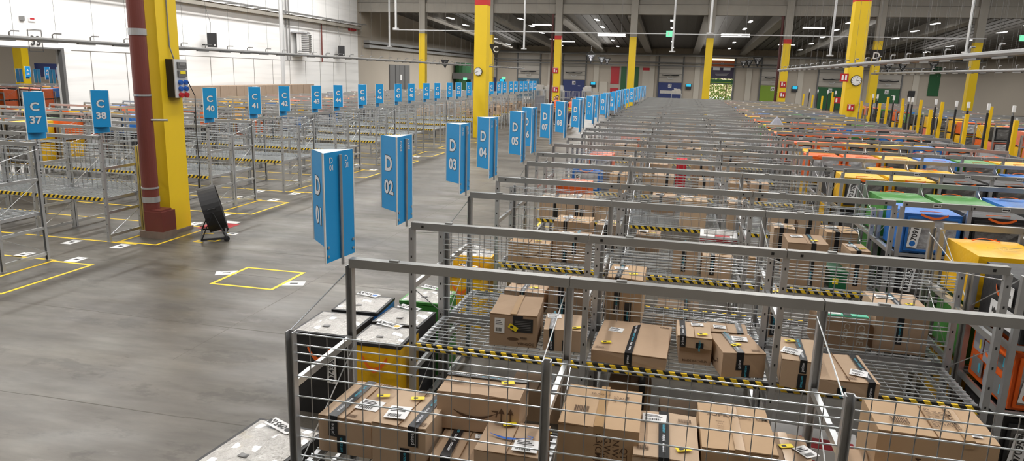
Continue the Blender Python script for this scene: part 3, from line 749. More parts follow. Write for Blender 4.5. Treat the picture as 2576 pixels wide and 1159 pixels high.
def parcel(x, y, z, w, d, h, rz, label, ci=0, tape='y', tx=0., tw=.058, drop=.5, lettering=True, paper=None, yellow=None, arc=None, arrows=None, prints=(), group='parcels on the racks', bars=None, clear=False, seed=None, handlehole=False, cat='parcel', tapefront=None):
    """x, y: centre of the front bottom edge is (x, y); the carton reaches d behind it"""
    seed = int(abs(x*971+y*433+z*77)*10) if seed is None else seed
    rot = Matrix.Rotation(rz, 3, 'Z'); c = Vector((x, y, z))+rot @ Vector((0, d/2, 0))
    t = thing('parcel', label, cat, c, rz, group)
    obj('carton', parcel_body(w, d, h, ci, 'y' if tape != 'x' else 'x', 0, seed), t)
    if tape in ('x', 'y'):
        b = MB(); e = .004; hw = tw/2; mt = 0
        if tape == 'y':
            b.ribbon([(tx, -d/2-e, h*(1-drop)), (tx, -d/2-e, h+e), (tx, d/2+e, h+e), (tx, d/2+e, h*.6)], (hw, 0, 0))
            if lettering:
                k, yy = 0, -d/2+.10
                while yy < d/2-.08:
                    b.text('amazon', .03, (tx, yy, h+e), Y3, -X3, 1+k % 2, .01); b.text('prime', .03, (tx, yy+.105, h+e), Y3, -X3, 1+k % 2, .01); yy += .21; k += 1
                if drop*h > .09: b.text('prime', .03, (tx, -d/2-e, h*(1-drop)+.05), Z3, -X3, 1, .01)
                if drop*h > .17: b.text('amazon', .03, (tx, -d/2-e, h*(1-drop)+.13), Z3, -X3, 2, .01)
        else:
            b.ribbon([(-w/2-e, tx, h*(1-drop)), (-w/2-e, tx, h+e), (w/2+e, tx, h+e), (w/2+e, tx, h*(1-drop))], (0, hw, 0))
            if lettering:
                k, xx = 0, -w/2+.1
                while xx < w/2-.08: b.text('amazon prime', .03, (xx, tx, h+e), X3, Y3, 1+k % 2, .01); xx += .2; k += 1
        obj('packing_tape', b.mesh('packing_tape', ['tape' if not clear else 'cleartape', 'white_print', 'txt_c']), t, 'black printed packing tape' if not clear else 'clear packing tape')
    if tapefront is not None:
        b = MB(); b.face([(tapefront-.03, -d/2-.005, 0.004), (tapefront+.03, -d/2-.005, .004), (tapefront+.03, -d/2-.005, h*.52), (tapefront-.03, -d/2-.005, h*.52)])
        if lettering: b.text('amazon', .03, (tapefront, -d/2-.005, h*.26), Z3, -X3, 1, .01)
        obj('packing_tape', b.mesh('packing_tape', ['tape', 'txt_c']), t, 'black printed packing tape')
    if paper:
        px, py, pw, ph, pr, where = paper
        b = MB(); bx = MB()
        b.box(-pw/2, pw/2, -ph/2, ph/2, 0, .002)
        for k in range(3): b.box(-pw*.4, pw*(.1+.1*k), ph*(.3-.12*k), ph*(.36-.12*k), .002, .0026, 1)
        barcode(b, (-pw*.38, -ph*.4, .001), X3, Y3, pw*.6, ph*.25, 1, seed)
        o = obj('shipping_label', b.mesh('shipping_label', ['paper', 'txt_k']), t, 'white shipping label')
        if where == 'top': o.location = (px, py, h+.004); o.rotation_euler.z = pr
        else: o.location = (px, -d/2-.004, py); o.rotation_euler = (PI/2, 0, 0)
    if yellow:
        px, py, where = yellow; b = MB().box(-.04, .04, -.02, .02, 0, .002).box(-.025, .0, -.01, .01, .002, .0025, 1)
        o = obj('yellow_sticker', b.mesh('yellow_sticker', ['stick_y', 'txt_k']), t, 'small yellow sticker')
        if where == 'top': o.location = (px, py, h+.008); o.rotation_euler.z = .35
        else: o.location = (px, -d/2-.008, py); o.rotation_euler = (PI/2, .5, 0)
    if arc or arrows or prints or bars or handlehole:
        b = MB(); F = -d/2-.002
        if arc:
            ax, az, size, m, where = arc
            if where == 'front': smile(b, (ax, F, az), X3, Z3, size, m)
            elif where == 'top': smile(b, (ax, az, h+.004), X3, Y3, size, m)
            else: smile(b, (-w/2-.002, ax, az), -Y3, Z3, size, m)
        if arrows: up_arrows(b, (arrows[0], F, arrows[1]), X3, Z3, arrows[2])
        for (s, size, ox, oz, where, rot_) in prints:
            if where == 'front':
                u, v = {0: (X3, Z3), 90: (Z3, -X3), -90: (-Z3, X3), 180: (-X3, -Z3)}[rot_]; b.text(s, size, (ox, F, oz), u, v, 0, .008)
            else:
                u, v = {0: (X3, Y3), 90: (Y3, -X3), -90: (-Y3, X3), 180: (-X3, -Y3)}[rot_]; b.text(s, size, (ox, oz, h+.003), u, v, 0, .008)
        for (bx_, by_, bw, bh, where) in (bars or ()):
            if where == 'top': barcode(b, (bx_, by_, h+.002), X3, Y3, bw, bh, 0, seed)
            else: barcode(b, (bx_, F, by_), X3, Z3, bw, bh, 0, seed)
        if handlehole:
            n = 12; b.face([(.05*math.cos(2*PI*k/n), F-.001, h*.24+.014*math.sin(2*PI*k/n)) for k in range(n)], 0)
        obj('print', b.mesh('print', ['txt_brown', 's_blue']), t, 'printed marks')
    return t
ZB = ZS+.008
# ---- rack D-01, seen through its own wire back
parcel(-1.765, 3.55, ZB, .35, .50, .235, -.06, 'brown parcel with tape along its near edge, at the sign end of the D-01 shelf', 0, 'y', -.075, .06, .55, paper=(.07, -.06, .15, .13, -.05, 'top'), yellow=(.09, .08, 'top'), bars=[(.02, .19, .07, .05, 'top'), (.0, -.23, .06, .03, 'top')], tapefront=-.02)
parcel(-1.395, 3.47, ZB, .33, .46, .285, -.05, 'brown parcel with tape off centre, second on the D-01 shelf', 2, 'y', .09, .06, .42, paper=(-.06, -.1, .13, .15, .1, 'top'), yellow=(-.02, .1, 'top'), bars=[(-.05, .17, .07, .05, 'top'), (.09, -.21, .06, .04, 'top')], tapefront=.04)
parcel(-1.00, 3.72, ZB+.17, .50, .30, .235, .02, 'brown carton with a black curved arrow, lying on smaller parcels on the D-01 shelf', 1, 'x', .10, .05, .3, arc=(-.02, .13, .26, 0, 'front'), arrows=(.17, .08, .09), yellow=(.14, .04, 'top'), bars=[(-.2, -.02, .07, .04, 'top')], group='parcels on the racks')
parcel(-1.02, 3.42, ZB, .34, .52, .165, .03, 'low brown parcel under the carton with the curved arrow on the D-01 shelf', 3, 'y', -.08, .06, .8, paper=(.09, .0, .12, .05, .2, 'top'))
parcel(-.75, 3.40, ZB, .36, .36, .25, .0, 'carton with a blue curved arrow and blue tape line on the D-01 shelf', 0, None, arc=(-.02, .0, .24, 1, 'top'), paper=(.09, -.09, .14, .13, 0, 'top'), yellow=(-.05, .12, 'top'), bars=[(-.14, .11, .07, .04, 'top')])
parcel(-.275, 3.50, ZB, .43, .50, .42, .01, 'tall plain carton printed with weights on the D-01 shelf', 4, 'y', 0, .05, .1, False, clear=True, prints=[('QTY 1 PCS\nN.W.: 8.20KGS\nG.W.: 10.00KGS\n46.3(CM)X41.0(CM)', .05, .07, .2, 'front', -90), ('9026', .03, -.12, .12, 'front', 0), ('Model\nSize\nColor', .035, .10, .1, 'top', -90), ('FRAGILE', .03, -.02, .14, 'top', 0)], bars=[(-.15, -.1, .08, .07, 'top')])
parcel(.085, 3.41, ZB, .34, .52, .34, .02, 'brown parcel with printed tape and label, beside the tall plain carton on the D-01 shelf', 2, 'y', -.01, .055, .3, paper=(-.06, .17, .14, .09, 0, 'top'), yellow=(.09, -.16, 'top'), bars=[(.07, .15, .07, .04, 'top'), (-.15, -.2, .06, .04, 'top')])
parcel(.46, 3.56, ZB, .385, .52, .36, .02, 'plain carton with a dark printed heading on top on the D-01 shelf', 4, 'y', .0, .05, .12, False, clear=True, prints=[('SUPRA GC10M', .052, .02, .12, 'top', 0), ('-----\n---\n----\n---', .03, -.08, .0, 'top', 0)])
parcel(.77, 3.66, ZB, .20, .44, .22, .0, 'dark brown low parcel between taller cartons on the D-01 shelf', 3, 'y', -.02, .05, .4, False, clear=True, yellow=(-.02, .05, 'top'), paper=(.08, .02, .09, .12, .6, 'top'))
parcel(1.13, 3.52, ZB, .26, .5, .22, -.12, 'slim brown carton with a curved arrow beside the second post of the D-01 rack', 1, None, arc=(.0, .05, .16, 0, 'top'), arrows=(.06, .06, .06))
parcel(1.49, 3.88, ZB-.0, .58, .42, .42, -.035, 'large plain carton, at the bag rack end of the D-01 rack', 4, 'y', .15, .05, .1, False, clear=True, prints=[('ITEM NUMBER\nQTY: 1 PC\nN.W. 8KG\nG.W. 12.2KGS', .04, .08, .02, 'top', -70 if False else -90), ('Made in', .04, -.08, .22, 'front', -90), ('Sha\nSN\nC/N:', .05, .2, .2, 'front', -90)], bars=[(-.2, -.1, .09, .07, 'top')], paper=(.2, -.15, .05, .03, 0, 'top')).__setitem__('label', 'largest plain carton, at the bag rack end of the D-01 shelf')
# ---- rack D-02
parcel(-1.187, 5.51, ZB, .40, .52, .285, .07, 'carton with a black panel and white label at the sign end of the D-02 shelf', 3, 'y', .0, .05, .03, False, clear=True, paper=(-.115, .18, .085, .13, 0, 'front'), yellow=(.0, .17, 'front'), prints=[('TOSHIBA', .035, .11, .03, 'front', 180)], handlehole=True, bars=[(.06, .07, .06, .02, 'front')])
parcel(-.76, 5.52, ZB, .34, .40, .19, .10, 'small parcel with two tape strips beside the black-panel carton on the D-02 shelf', 0, 'y', -.10, .045, 1.0, paper=(-.10, .12, .12, .1, .1, 'top'), yellow=(.1, -.15, 'top'), tapefront=.02)
parcel(-.22, 5.375, ZB, .59, .74, .105, -.05, 'wide flat parcel with tape down its middle on the D-02 shelf', 1, 'y', .0, .06, .95, paper=(-.16, .12, .12, .1, -.1, 'top'), yellow=(-.2, -.2, 'top'), bars=[(-.27, -.33, .07, .03, 'top'), (.2, .3, .08, .03, 'top')])
parcel(.30, 5.56, ZB, .25, .36, .145, .04, 'small carton printed MADE IN CHINA under another parcel on the D-02 shelf', 1, 'x', 0, .04, .2, False, clear=True, prints=[('MADE IN CHINA', .026, .0, .03, 'front', 0)])
parcel(.285, 5.53, ZB+.146, .27, .38, .095, .02, 'parcel stacked on the small carton on the D-02 shelf', 2, 'y', -.09, .045, .95, paper=(.03, .1, .1, .07, .05, 'top'), yellow=(.06, -.13, 'top'), tapefront=.04)
parcel(.56, 5.84, ZB, .32, .24, .20, .02, 'parcel standing at the wire back of the D-02 shelf', 0, 'y', .10, .05, .9, paper=(-.06, -.02, .1, .08, 0, 'top'))
parcel(.655, 5.40, ZB, .33, .42, .20, .22, 'turned parcel with a curved arrow on its side on the D-02 shelf', 1, 'y', -.03, .055, .7, paper=(.05, .08, .12, .1, -.2, 'top'), yellow=(-.02, -.06, 'top'), arc=(.0, .09, .2, 0, 'side'), bars=[(.07, -.18, .06, .035, 'top')], tapefront=.02)
parcel(1.055, 5.305, ZB, .275, .49, .225, -.05, 'upright parcel with tape running up its middle on the D-02 shelf', 2, 'y', .01, .05, .45, paper=(-.06, -.08, .14, .13, -.3, 'top'), yellow=(-.05, .14, 'top'), tapefront=.01)
parcel(1.385, 5.26, ZB, .41, .55, .125, .04, 'wide parcel overhanging the striped edge near the bag rack end of the D-02 shelf', 0, 'y', .15, .05, 1.0, paper=(.1, -.12, .12, .12, -.35, 'top'), yellow=(-.15, .18, 'top'), bars=[(-.02, -.24, .08, .035, 'top')], tapefront=-.05)

def panel_on(parent_label, w, h, ox, oz, d):
    for o in list(bpy.data.objects):
        if o.get('label') == parent_label:
            b = MB().box(ox-w/2, ox+w/2, -d/2-.0035, -d/2-.001, oz-h/2, oz+h/2); b.box(ox-w/2, ox, -d/2-.0035, -d/2-.001, oz+h/2, oz+h/2+.025)
            for k in range(6): b.box(ox-w*.4, ox+w*.4, -d/2-.0045, -d/2-.0035, oz+h*.3-k*h*.12, oz+h*.32-k*h*.12, 1)
            return obj('printed_panel', b.mesh('printed_panel', ['black', 'greypipe']), o, 'black printed panel')
panel_on('carton with a black panel and white label at the sign end of the D-02 shelf', .17, .12, .08, .19, .52)

# ---- further racks from measured pixel extents: (x0, x1, y of the top front edge, offset, depth, style)
def shelf_parcels(n, items):
    y, sy = DROW[n]; base = (y+.03) if sy > 0 else (y-DEP+.05)
    for k, (xa, xb, yt, off, d, st) in enumerate(items):
        yy = base+off
        pa, pb = at(xa, yt, Y=yy), at(xb, yt, Y=yy)
        pa2 = at(xa, yt+40, Y=yy); w = pb.x-pa.x; h = max(.08, (pa.z+pb.z)/2-ZB)
        d = min(d, DEP-.1-off)
        x0, x1 = max(pa.x, XD+DX[n-1]+.06), pb.x
        for i in (1, 2):
            e = XD+DX[n-1]+BAY*i
            if x0 < e+.05 and x1 > e-.05:
                if e-x0 > x1-e: x1 = min(x1, e-.05)
                else: x0 = max(x0, e+.05)
        w = x1-x0; cx = (x0+x1)/2
        lab = {'a': 'brown taped parcel', 's': 'brown carton with a curved arrow', 'p': 'plain brown carton', 'l': 'labelled brown parcel'}[st[0]]
        kw = dict(tape='y', tx=w*R.uniform(-.2, .2), tw=.05, drop=R.uniform(.4, 1), lettering=n < 5)
        if st[0] == 's': kw = dict(tape=None, arc=(0, h*.5, w*.55, 0, 'front'), arrows=(w*.32, h*.4, .07))
        if st[0] == 'p': kw = dict(tape='y', clear=True, lettering=False, drop=.15)
        if n < 8 or st[0] == 'l': kw['paper'] = (-w*.2, d*.15, min(.14, w*.4), .1, R.uniform(-.3, .3), 'top')
        if n < 6: kw['yellow'] = (w*.2, -d*.2, 'top')
        if n < 7 and st[0] == 'a' and R.random() < .6: kw['tapefront'] = R.uniform(-.2, .2)*w
        parcel(cx, yy, ZB, w, d, h, R.uniform(-.04, .04), '%s on the D-%02d shelf, %s from its sign end' % (lab, n, ORD[k]), R.randrange(5), **kw)
shelf_parcels(3, [(1268, 1368, 733, .15, .45, 'l'), (1380, 1482, 722, .1, .4, 'a'), (1507, 1618, 699, .0, .5, 'a'), (1890, 1965, 742, .1, .4, 'a'), (2207, 2345, 778, .05, .5, 'l')])
shelf_parcels(4, [(1279, 1380, 611, .03, .42, 's'), (1391, 1480, 598, .2, .4, 'a'), (1693, 1758, 626, .1, .4, 'a'), (1768, 1845, 645, .02, .4, 'l'), (1868, 1902, 648, .2, .3, 'p'), (1983, 2085, 612, .05, .5, 'a'), (2140, 2192, 632, .05, .4, 'a')])
shelf_parcels(5, [(1393, 1484, 558, .0, .45, 'l'), (1500, 1562, 566, .05, .4, 'a'), (1600, 1660, 590, .2, .3, 'p'), (1948, 2002, 574, .05, .35, 'a'), (2080, 2160, 585, .02, .45, 'a')])
shelf_parcels(6, [(1356, 1424, 498, .02, .5, 'a'), (1426, 1490, 500, .02, .5, 'a'), (1498, 1530, 520, .1, .3, 'p'), (1715, 1780, 505, .02, .5, 'p'), (1835, 1880, 512, .1, .4, 'a'), (1940, 2000, 545, .0, .4, 'a'), (2010, 2066, 552, .0, .4, 'a')])
shelf_parcels(7, [(1640, 1700, 495, .1, .4, 'a'), (1800, 1855, 505, .05, .4, 'p')])
shelf_parcels(8, [(1534, 1585, 438, .0, .5, 'a'), (1590, 1640, 441, .1, .4, 'p'), (1645, 1695, 442, .05, .4, 'a'), (1760, 1826, 455, .0, .5, 'a'), (1830, 1880, 462, .1, .4, 'p'), (1890, 1935, 462, .0, .4, 'a')])
shelf_parcels(9, [(1500, 1545, 425, .1, .4, 'p'), (1620, 1680, 412, .0, .5, 's'), (1745, 1790, 432, .0, .4, 'a'), (1850, 1900, 440, .1, .4, 'a')])
shelf_parcels(10, [(1580, 1640, 396, .0, .5, 'p'), (1645, 1690, 402, .0, .4, 'a'), (1740, 1785, 405, .0, .5, 'a'), (1800, 1850, 412, .0, .5, 'p')])
for n in range(11, 29):
    y, sy = DROW[n]; base = (y+.03) if sy > 0 else (y-DEP+.05); x = XD+DX[n-1]+R.uniform(.2, 1.2); k = 0
    while x < XB-.6:
        w = R.uniform(.3, .6); h = R.uniform(.18, .5)
        fx = (x-XD-DX[n-1]) % BAY
        if fx < .06 or fx+w > BAY-.06: x += .07; continue
        if R.random() < .62:
            parcel(x+w/2, base+R.uniform(0, .15), ZB, w, R.uniform(.35, .52), h, R.uniform(-.06, .06), 'brown parcel on the D-%02d shelf, %s from its sign end' % (n, ORD[k]), R.randrange(5), 'y', 0, .05, .6, False, group='parcels on the racks'); k += 1
        x += w+R.uniform(.05, .4)
# boxes on the far C racks, which are filled
for n in range(56, 65):
    y, sy = CROW[n]; base = (y+.03) if sy > 0 else (y-DEP+.05); x = XC-.15; k = 0
    while x > XC-3*BAY+.5:
        w = R.uniform(.3, .55); h = R.uniform(.2, .5); fx = (XC-x) % BAY
        if fx < .06 or fx+w > BAY-.06: x -= .07; continue
        if R.random() < .75:
            parcel(x-w/2, base+R.uniform(0, .12), ZB, w, R.uniform(.35, .5), h, R.uniform(-.06, .06), 'brown parcel on the C-%02d shelf, %s from its sign end' % (n, ORD[k]), R.randrange(5), 'y', 0, .05, .6, False, group='parcels on the racks'); k += 1
        x -= w+R.uniform(.04, .3)
# special goods
def goods(name, mb, mats, label, cat, **k): return single(name, mb, mats, label, cat, None, **k)
p = at(1763, 592, Y=9.05); q = at(1857, 598, Y=9.05); w = q.x-p.x; h = p.z-ZB
t = thing('printer_box', 'white printer box with red stripe on the D-05 shelf', 'box', ((p.x+q.x)/2, 9.02+.23, ZB), -.04)
b = MB().box(-w/2, w/2, -.22, .22, 0, h); obj('carton', b.mesh('carton', ['white']), t)
b = MB().box(-w/2-.001, w/2+.001, -.2215, -.2195, h*.80, h*.9); b.box(-.05, .02, -.2225, -.2205, h*.35, h*.62, 1); b.text('Lexmark', .05, (-w*.2, -.221, h*.7), X3, Z3, 1, .01); obj('print', b.mesh('print', ['red', 'txt_k']), t, 'red stripe and black print')
obj('top_wrap', MB().box(-w*.4, w*.4, -.1, .1, h, h+.01).box(-w*.1, w*.3, -.2, -.12, h, h+.004, 1).mesh('top_wrap', ['vinyl_top', 'red']), t)
p = at(2058, 792, Y=6.24); q = at(2190, 800, Y=6.24); w = q.x-p.x; h = p.z-ZB
t = thing('appliance_box', 'brown appliance box with a mint green lid on the D-03 shelf', 'box', ((p.x+q.x)/2, 6.24+.18, ZB), .02)
obj('carton', MB().box(-w/2, w/2, -.17, .17, 0, h).mesh('carton', ['card3']), t)
obj('green_lid', MB().box(-w/2+.02, w/2-.01, -.165, .165, h, h+.012).box(-w*.35, -w*.05, -.15, .05, h+.012, h+.016, 1).box(0, w*.15, -.16, .16, h+.012, h+.0145, 2).mesh('green_lid', ['mint', 'paper', 'black']), t, 'mint green printed lid')
b = MB(); b.text('Cosori', .07, (w*.08, -.172, h*.5), -Z3, X3, 0, .01); b.text('CPRE', .08, (w*.36, -.172, h*.5), -Z3, X3, 0, .01); obj('print', b.mesh('print', ['pilaster']), t, 'pale print')
p = at(2086, 640, Y=8.3); goods('storage_bin', MB().box(-.09, .09, -.2, .2, 0, .18).box(-.1, .1, -.21, .21, .18, .2).box(-.06, .0, -.203, -.2, .05, .12, 1), ['greenplastic', 'stick_y'], 'dark green plastic bin on the D-04 shelf', 'bin', loc=(p.x+.11, 8.42, ZB))
p = at(1716, 415, Y=15.4)
for k, dz in enumerate((0, .31)):
    goods('plastic_crate', MB().box(-.1, .1, -.17, .17, 0, .28).box(-.11, .11, -.18, .18, .28, .3), ['redplastic'], '%s red plastic crate of the pair on the D-09 shelf' % ('lower', 'upper')[k], 'crate', loc=(p.x-.02, 15.1, ZB+dz))
for n, x, c, dz in ((7, -1.60, 'orange', 0), (8, -1.62, 'blue', 0), (10, -1.62, 'coral', 0), (14, -1.3, 'orange', 0)):
    y, sy = DROW[n]
    bag(x, y+sy*(BD/2+.02), ZB, c, '%s bag lying on the sign end of the D-%02d wire shelf' % (c if c != 'coral' else 'coral red', n), 0 if sy > 0 else PI, 'bags on the wire shelves', 1, '31%02d' % n)
# floor goods beneath the second rack and between the first two
for k, (x, y, w, d, h, ci, lab) in enumerate([(-1.0, 5.7, .5, .35, .3, 3, 'brown box on the floor under the sign end of the D-02 rack'), (-.2, 5.65, .35, .4, .5, 3, 'dark brown box on the floor under the first bay of the D-02 rack'), (.42, 5.7, .7, .3, .25, 0, 'long brown box on the floor under the D-02 rack'), (1.98, 5.68, .5, .35, .3, 1, 'brown box with a curved arrow on the floor under the D-02 rack end'), (-1.27, 8.3, .8, .38, .42, 3, 'long dark carton on the floor under the D-04 rack'), (.2, 8.35, .5, .4, .3, 1, 'brown box on the floor under the middle of the D-04 rack')]):
    parcel(x, y, 0, w, d, h, R.uniform(-.1, .1), lab, ci, 'y', .1, .05, .6, True, group='boxes on the floor under the racks', arc=(0, h*.5, w*.5, 0, 'front') if k == 3 else None)
t = thing('red_white_box', 'red and white slanting box on the floor under the D-02 rack', 'box', (1.27, 5.66, 0), -.08)
b = MB(); b.box(-.34, .34, -.18, .18, 0, .2); obj('carton', b.mesh('carton', ['white']), t); obj('red_band', MB().box(-.34, .34, -.183, -.18, .01, .1).box(-.1, .3, -.17, .0, .2, .203).mesh('red_band', ['red']), t, 'red print')
# grey peaked fabric cover and pink ball above the bags
p = at(1953, 315, Z=1.75)
b = MB(); b.T = Matrix.Scale(.72, 4)
for k in range(8):
    a0, a1 = 2*PI*k/8, 2*PI*(k+1)/8; b.face([(.33*math.cos(a0), .2*math.sin(a0), 0), (.33*math.cos(a1), .2*math.sin(a1), 0), (.12*math.cos(a1), .08*math.sin(a1), .3), (.12*math.cos(a0), .08*math.sin(a0), .3)]); b.face([(.12*math.cos(a0), .08*math.sin(a0), .3), (.12*math.cos(a1), .08*math.sin(a1), .3), (0, 0, .43)])
goods('fabric_cover', b, ['tentgrey'], 'grey peaked fabric cover standing up among the bags', 'cover', loc=(p.x, p.y, 1.70))

# ------------------------------------------------------------------ near column fittings
t = thing('downpipe', 'brown red painted downpipe against the near yellow column', 'pipe', (-8.87, 10.64, 0))
obj('pipe', MB().bar((0, 0, .1), (0, 0, 11.5), .135, n=24).mesh('pipe', ['pipe_r']), t)
for z, hh in ((3.45, .11), (.62, .1), (2.45, .03), (.86, .03)): obj('clamp', MB().bar((0, 0, z), (0, 0, z+hh), .145, n=24).mesh('clamp', ['steel']), t, 'grey steel clamp')
b = MB().bar((.12, .0, 2.05), (.36, .12, 2.05), .02, n=8)
obj('stay', b.mesh('stay', ['steel']), t, 'grey steel stay')
b = MB(); b.box(-.04, .31, -.15, .2, .12, .47); b.box(.0, .27, -.12, .16, .47, .5); obj('boot', b.mesh('boot', ['pipe_r']), t)
obj('plinth', MB().box(-.15, .31, -.16, .2, 0, .12).mesh('plinth', ['concrete_base']), t, 'grimy concrete foot')
single('concrete_foot', MB().box(-8.698, -8.67, 10.898, 11.45, 0, .05), ['concrete_base'], 'grimy concrete edge at the foot of the near yellow column', 'column foot')
t = thing('power_socket_unit', 'grey and black power socket unit on the near yellow column', 'socket unit', (-8.70, 11.22, 2.42))
obj('back_box', MB().box(0, .15, -.17, .17, 0, .66).box(.02, .04, -.172, -.17, .56, .6, 0).mesh('back_box', ['black']), t)
obj('front_panel', MB().box(.15, .17, -.17, .17, 0, .66).mesh('front_panel', ['socket_grey']), t)
for yy in (-.04, ):
    for z in (.5, .36): obj('breaker_cover', MB().box(.17, .2, -.1, .12, z, z+.11).box(.2, .205, -.06, .08, z+.05, z+.1, 1).mesh('breaker_cover', ['greydoor', 'stick_y' if z < .4 else 'greypipe']), t, 'dark breaker window')
for z, m in ((.27, 's_blue'), (.16, 's_blue'), (.05, 's_red')):
    for yy in (-.06, .08): obj('socket', MB().bar((.17, yy, z), (.22, yy, z-.01), .045 if m == 's_red' else .04, n=12).mesh('socket', [m]), t, ('red' if m == 's_red' else 'blue')+' socket')
b = MB().path([(-8.68, 11.14, 11), (-8.68, 11.16, 3.3), (-8.64, 11.2, 3.085)], .012)
single('conduit', b, ['greypipe'], 'grey conduit running down the near yellow column to the socket unit', 'conduit')
b = MB().path([(-8.46, 11.30, 2.69), (-8.40, 11.38, 2.45), (-8.42, 11.38, 1.9), (-8.40, 11.37, 1.2), (-8.38, 11.32, .75), (-8.33, 11.26, .58), (-8.29, 11.2, .52)], .008)
single('hanging_cable', b, ['black'], 'black cord hanging from the socket unit to the drum fan', 'cord')

# drum fan
t = thing('drum_fan', 'black drum fan tilted on a wheeled stand beside the near column', 'fan', (-7.86, 10.92, 0), .62)
b = MB(); n = 32; rO, th = .40, .15; tilt = Matrix.Translation((0, 0, .52)) @ Matrix.Rotation(-.24, 4, 'Y')
b.T = tilt
rings = [(rO, -th), (rO, th), (rO-.02, th), (rO-.02, -th)]
for (r0, x0), (r1, x1) in zip(rings, rings[1:]+rings[:1]):
    for k in range(n):
        a0, a1 = 2*PI*k/n, 2*PI*(k+1)/n
        b.face([(x0, r0*math.cos(a0), r0*math.sin(a0)), (x1, r1*math.cos(a0), r1*math.sin(a0)), (x1, r1*math.cos(a1), r1*math.sin(a1)), (x0, r0*math.cos(a1), r0*math.sin(a1))])
obj('drum', b.mesh('drum', ['black']), t)
b = MB(); b.T = tilt
for sx in (-th+.01, th-.01):
    for r in (.08, .14, .2, .26, .32, .37): b.path([(sx, r*math.cos(2*PI*k/20), r*math.sin(2*PI*k/20)) for k in range(21)], .004, 4)
    for k in range(8): b.bar((sx, .05*math.cos(k*PI/4), .05*math.sin(k*PI/4)), (sx, .39*math.cos(k*PI/4), .39*math.sin(k*PI/4)), .008)
obj('guard', b.mesh('guard', ['black']), t)
b = MB(); b.T = tilt; b.bar((-.1, 0, 0), (.08, 0, 0), .09, n=14); obj('motor', b.mesh('motor', ['black']), t)
for k in range(4):
    b = MB(); b.T = tilt @ Matrix.Rotation(k*PI/2+.3, 4, 'X'); b.hexa([(.0, -.05, .08), (.05, .05, .08), (.052, .05, .08), (.002, -.05, .08), (-.03, -.11, .35), (.06, .11, .35), (.062, .11, .35), (-.028, -.11, .35)]); obj('blade', b.mesh('blade', ['black']), t)
b = MB()
for sy in (-1, 1):
    y = sy*.43; b.path([(-.20, y, .06), (0, y, .52), (.20, y, .06)], .016); b.bar((-.2, y, .06), (.2, y, .06), .03)
for x in (-.2, .2): b.bar((x, -.43, .06), (x, .43, .06), .03)
obj('stand', b.mesh('stand', ['black']), t)
for sy in (-1, 1): obj('wheel', MB().bar((.2, sy*.40-.02, .05), (.2, sy*.40+.02, .05), .05, n=14).mesh('wheel', ['black']), t)
b = MB(); b.T = tilt; b.path([(-.06, -.405, .05), (-.06, -.435, .07), (.06, -.435, .07), (.06, -.405, .05)], .01); obj('handle', b.mesh('handle', ['black']), t)
for k, (x, y, lx, ly) in enumerate([(-7.98, 10.48, 1, 1), (-7.62, 10.62, -1, 1), (-8.2, 11.15, 1, -1), (-7.68, 11.3, -1, -1)]):
    b = MB().box(0, .18*lx, 0, .05*ly, .0006, .002).box(0, .05*lx, 0, .15*ly, .0006, .0019)
    single('floor_tape', b, ['tape_y'], '%s yellow tape corner around the drum fan on the floor' % ('nearest', 'nearer rack-side', 'column-side', 'farther rack-side')[k], 'floor tape', 'tape corners around the fan', (x, y, 0))

# clocks
def clock(x, y, z, r, lab, hh, mm):
    t = thing('wall_clock', lab, 'clock', (x, y, z))
    obj('rim', MB().bar((0, 0, 0), (0, -.05, 0), r, n=28).mesh('rim', ['black']), t)
    obj('dial', MB().bar((0, -.05, 0), (0, -.054, 0), r*.9, n=28).mesh('dial', ['clockface']), t)
    b = MB()
    for k in range(12):
        a = k*PI/6; b.bar((r*.68*math.sin(a), -.056, r*.68*math.cos(a)), (r*.82*math.sin(a), -.056, r*.82*math.cos(a)), r*.06)
    obj('hour_marks', b.mesh('hour_marks', ['txt_k']), t)
    for nme, a, l, wd in (('hour_hand', (hh+mm/60)*PI/6, .5, .07), ('minute_hand', mm*PI/30, .75, .05)):
        obj(nme, MB().bar((0, -.058, 0), (r*l*math.sin(a), -.058, r*l*math.cos(a)), r*wd).mesh(nme, ['txt_k']), t)
clock(-8.95, 32.33, 3.03, .19, 'round wall clock on the middle yellow column by the C signs', 8, 42)
clock(7.17, 32.33, 3.09, .21, 'round wall clock on the yellow column above the bag racks', 3, 2)

# fire signs on the columns
def fire_sign(px, py, Y, s, lab):
    p = at(px, py, Y=Y); b = MB().box(-s/2, s/2, -.02, 0, -s/2, s/2); b.box(-s*.3, -s*.05, -.022, -.02, -s*.3, s*.3, 1); b.box(s*.1, s*.3, -.022, -.02, -s*.3, s*.05, 1); b.box(-s*.46, s*.46, -.0215, -.02, s*.42, s*.46, 1)
    single('fire_sign', b, ['red', 'white'], lab, 'sign', 'red fire equipment signs', (p.x, Y, p.z))
fire_sign(2140, 270, 32.33, .27, 'red fire equipment sign low on the column with the clock above the bags')
fire_sign(1397, 177, 53.42, .4, 'red fire sign high on the yellow column beside the dark red pipe by door 26'); fire_sign(1397, 225, 53.42, .4, 'red fire sign low on the yellow column by door 26')
fire_sign(1970, 212, 53.42, .4, 'red fire sign high on the yellow column by door 29'); fire_sign(1968, 238, 53.42, .4, 'red fire sign low on the yellow column by door 29')
p = at(2127, 195, Y=32.3); single('fire_sign', MB().box(-.16, .16, -.02, 0, -.16, .16).box(-.1, -.02, -.022, -.02, -.1, .1, 1).box(.03, .1, -.022, -.02, -.1, .1, 1), ['red', 'white'], 'red fire sign sticking out beside the clock column', 'sign', 'red fire equipment signs', (p.x-.05, 32.3, p.z))
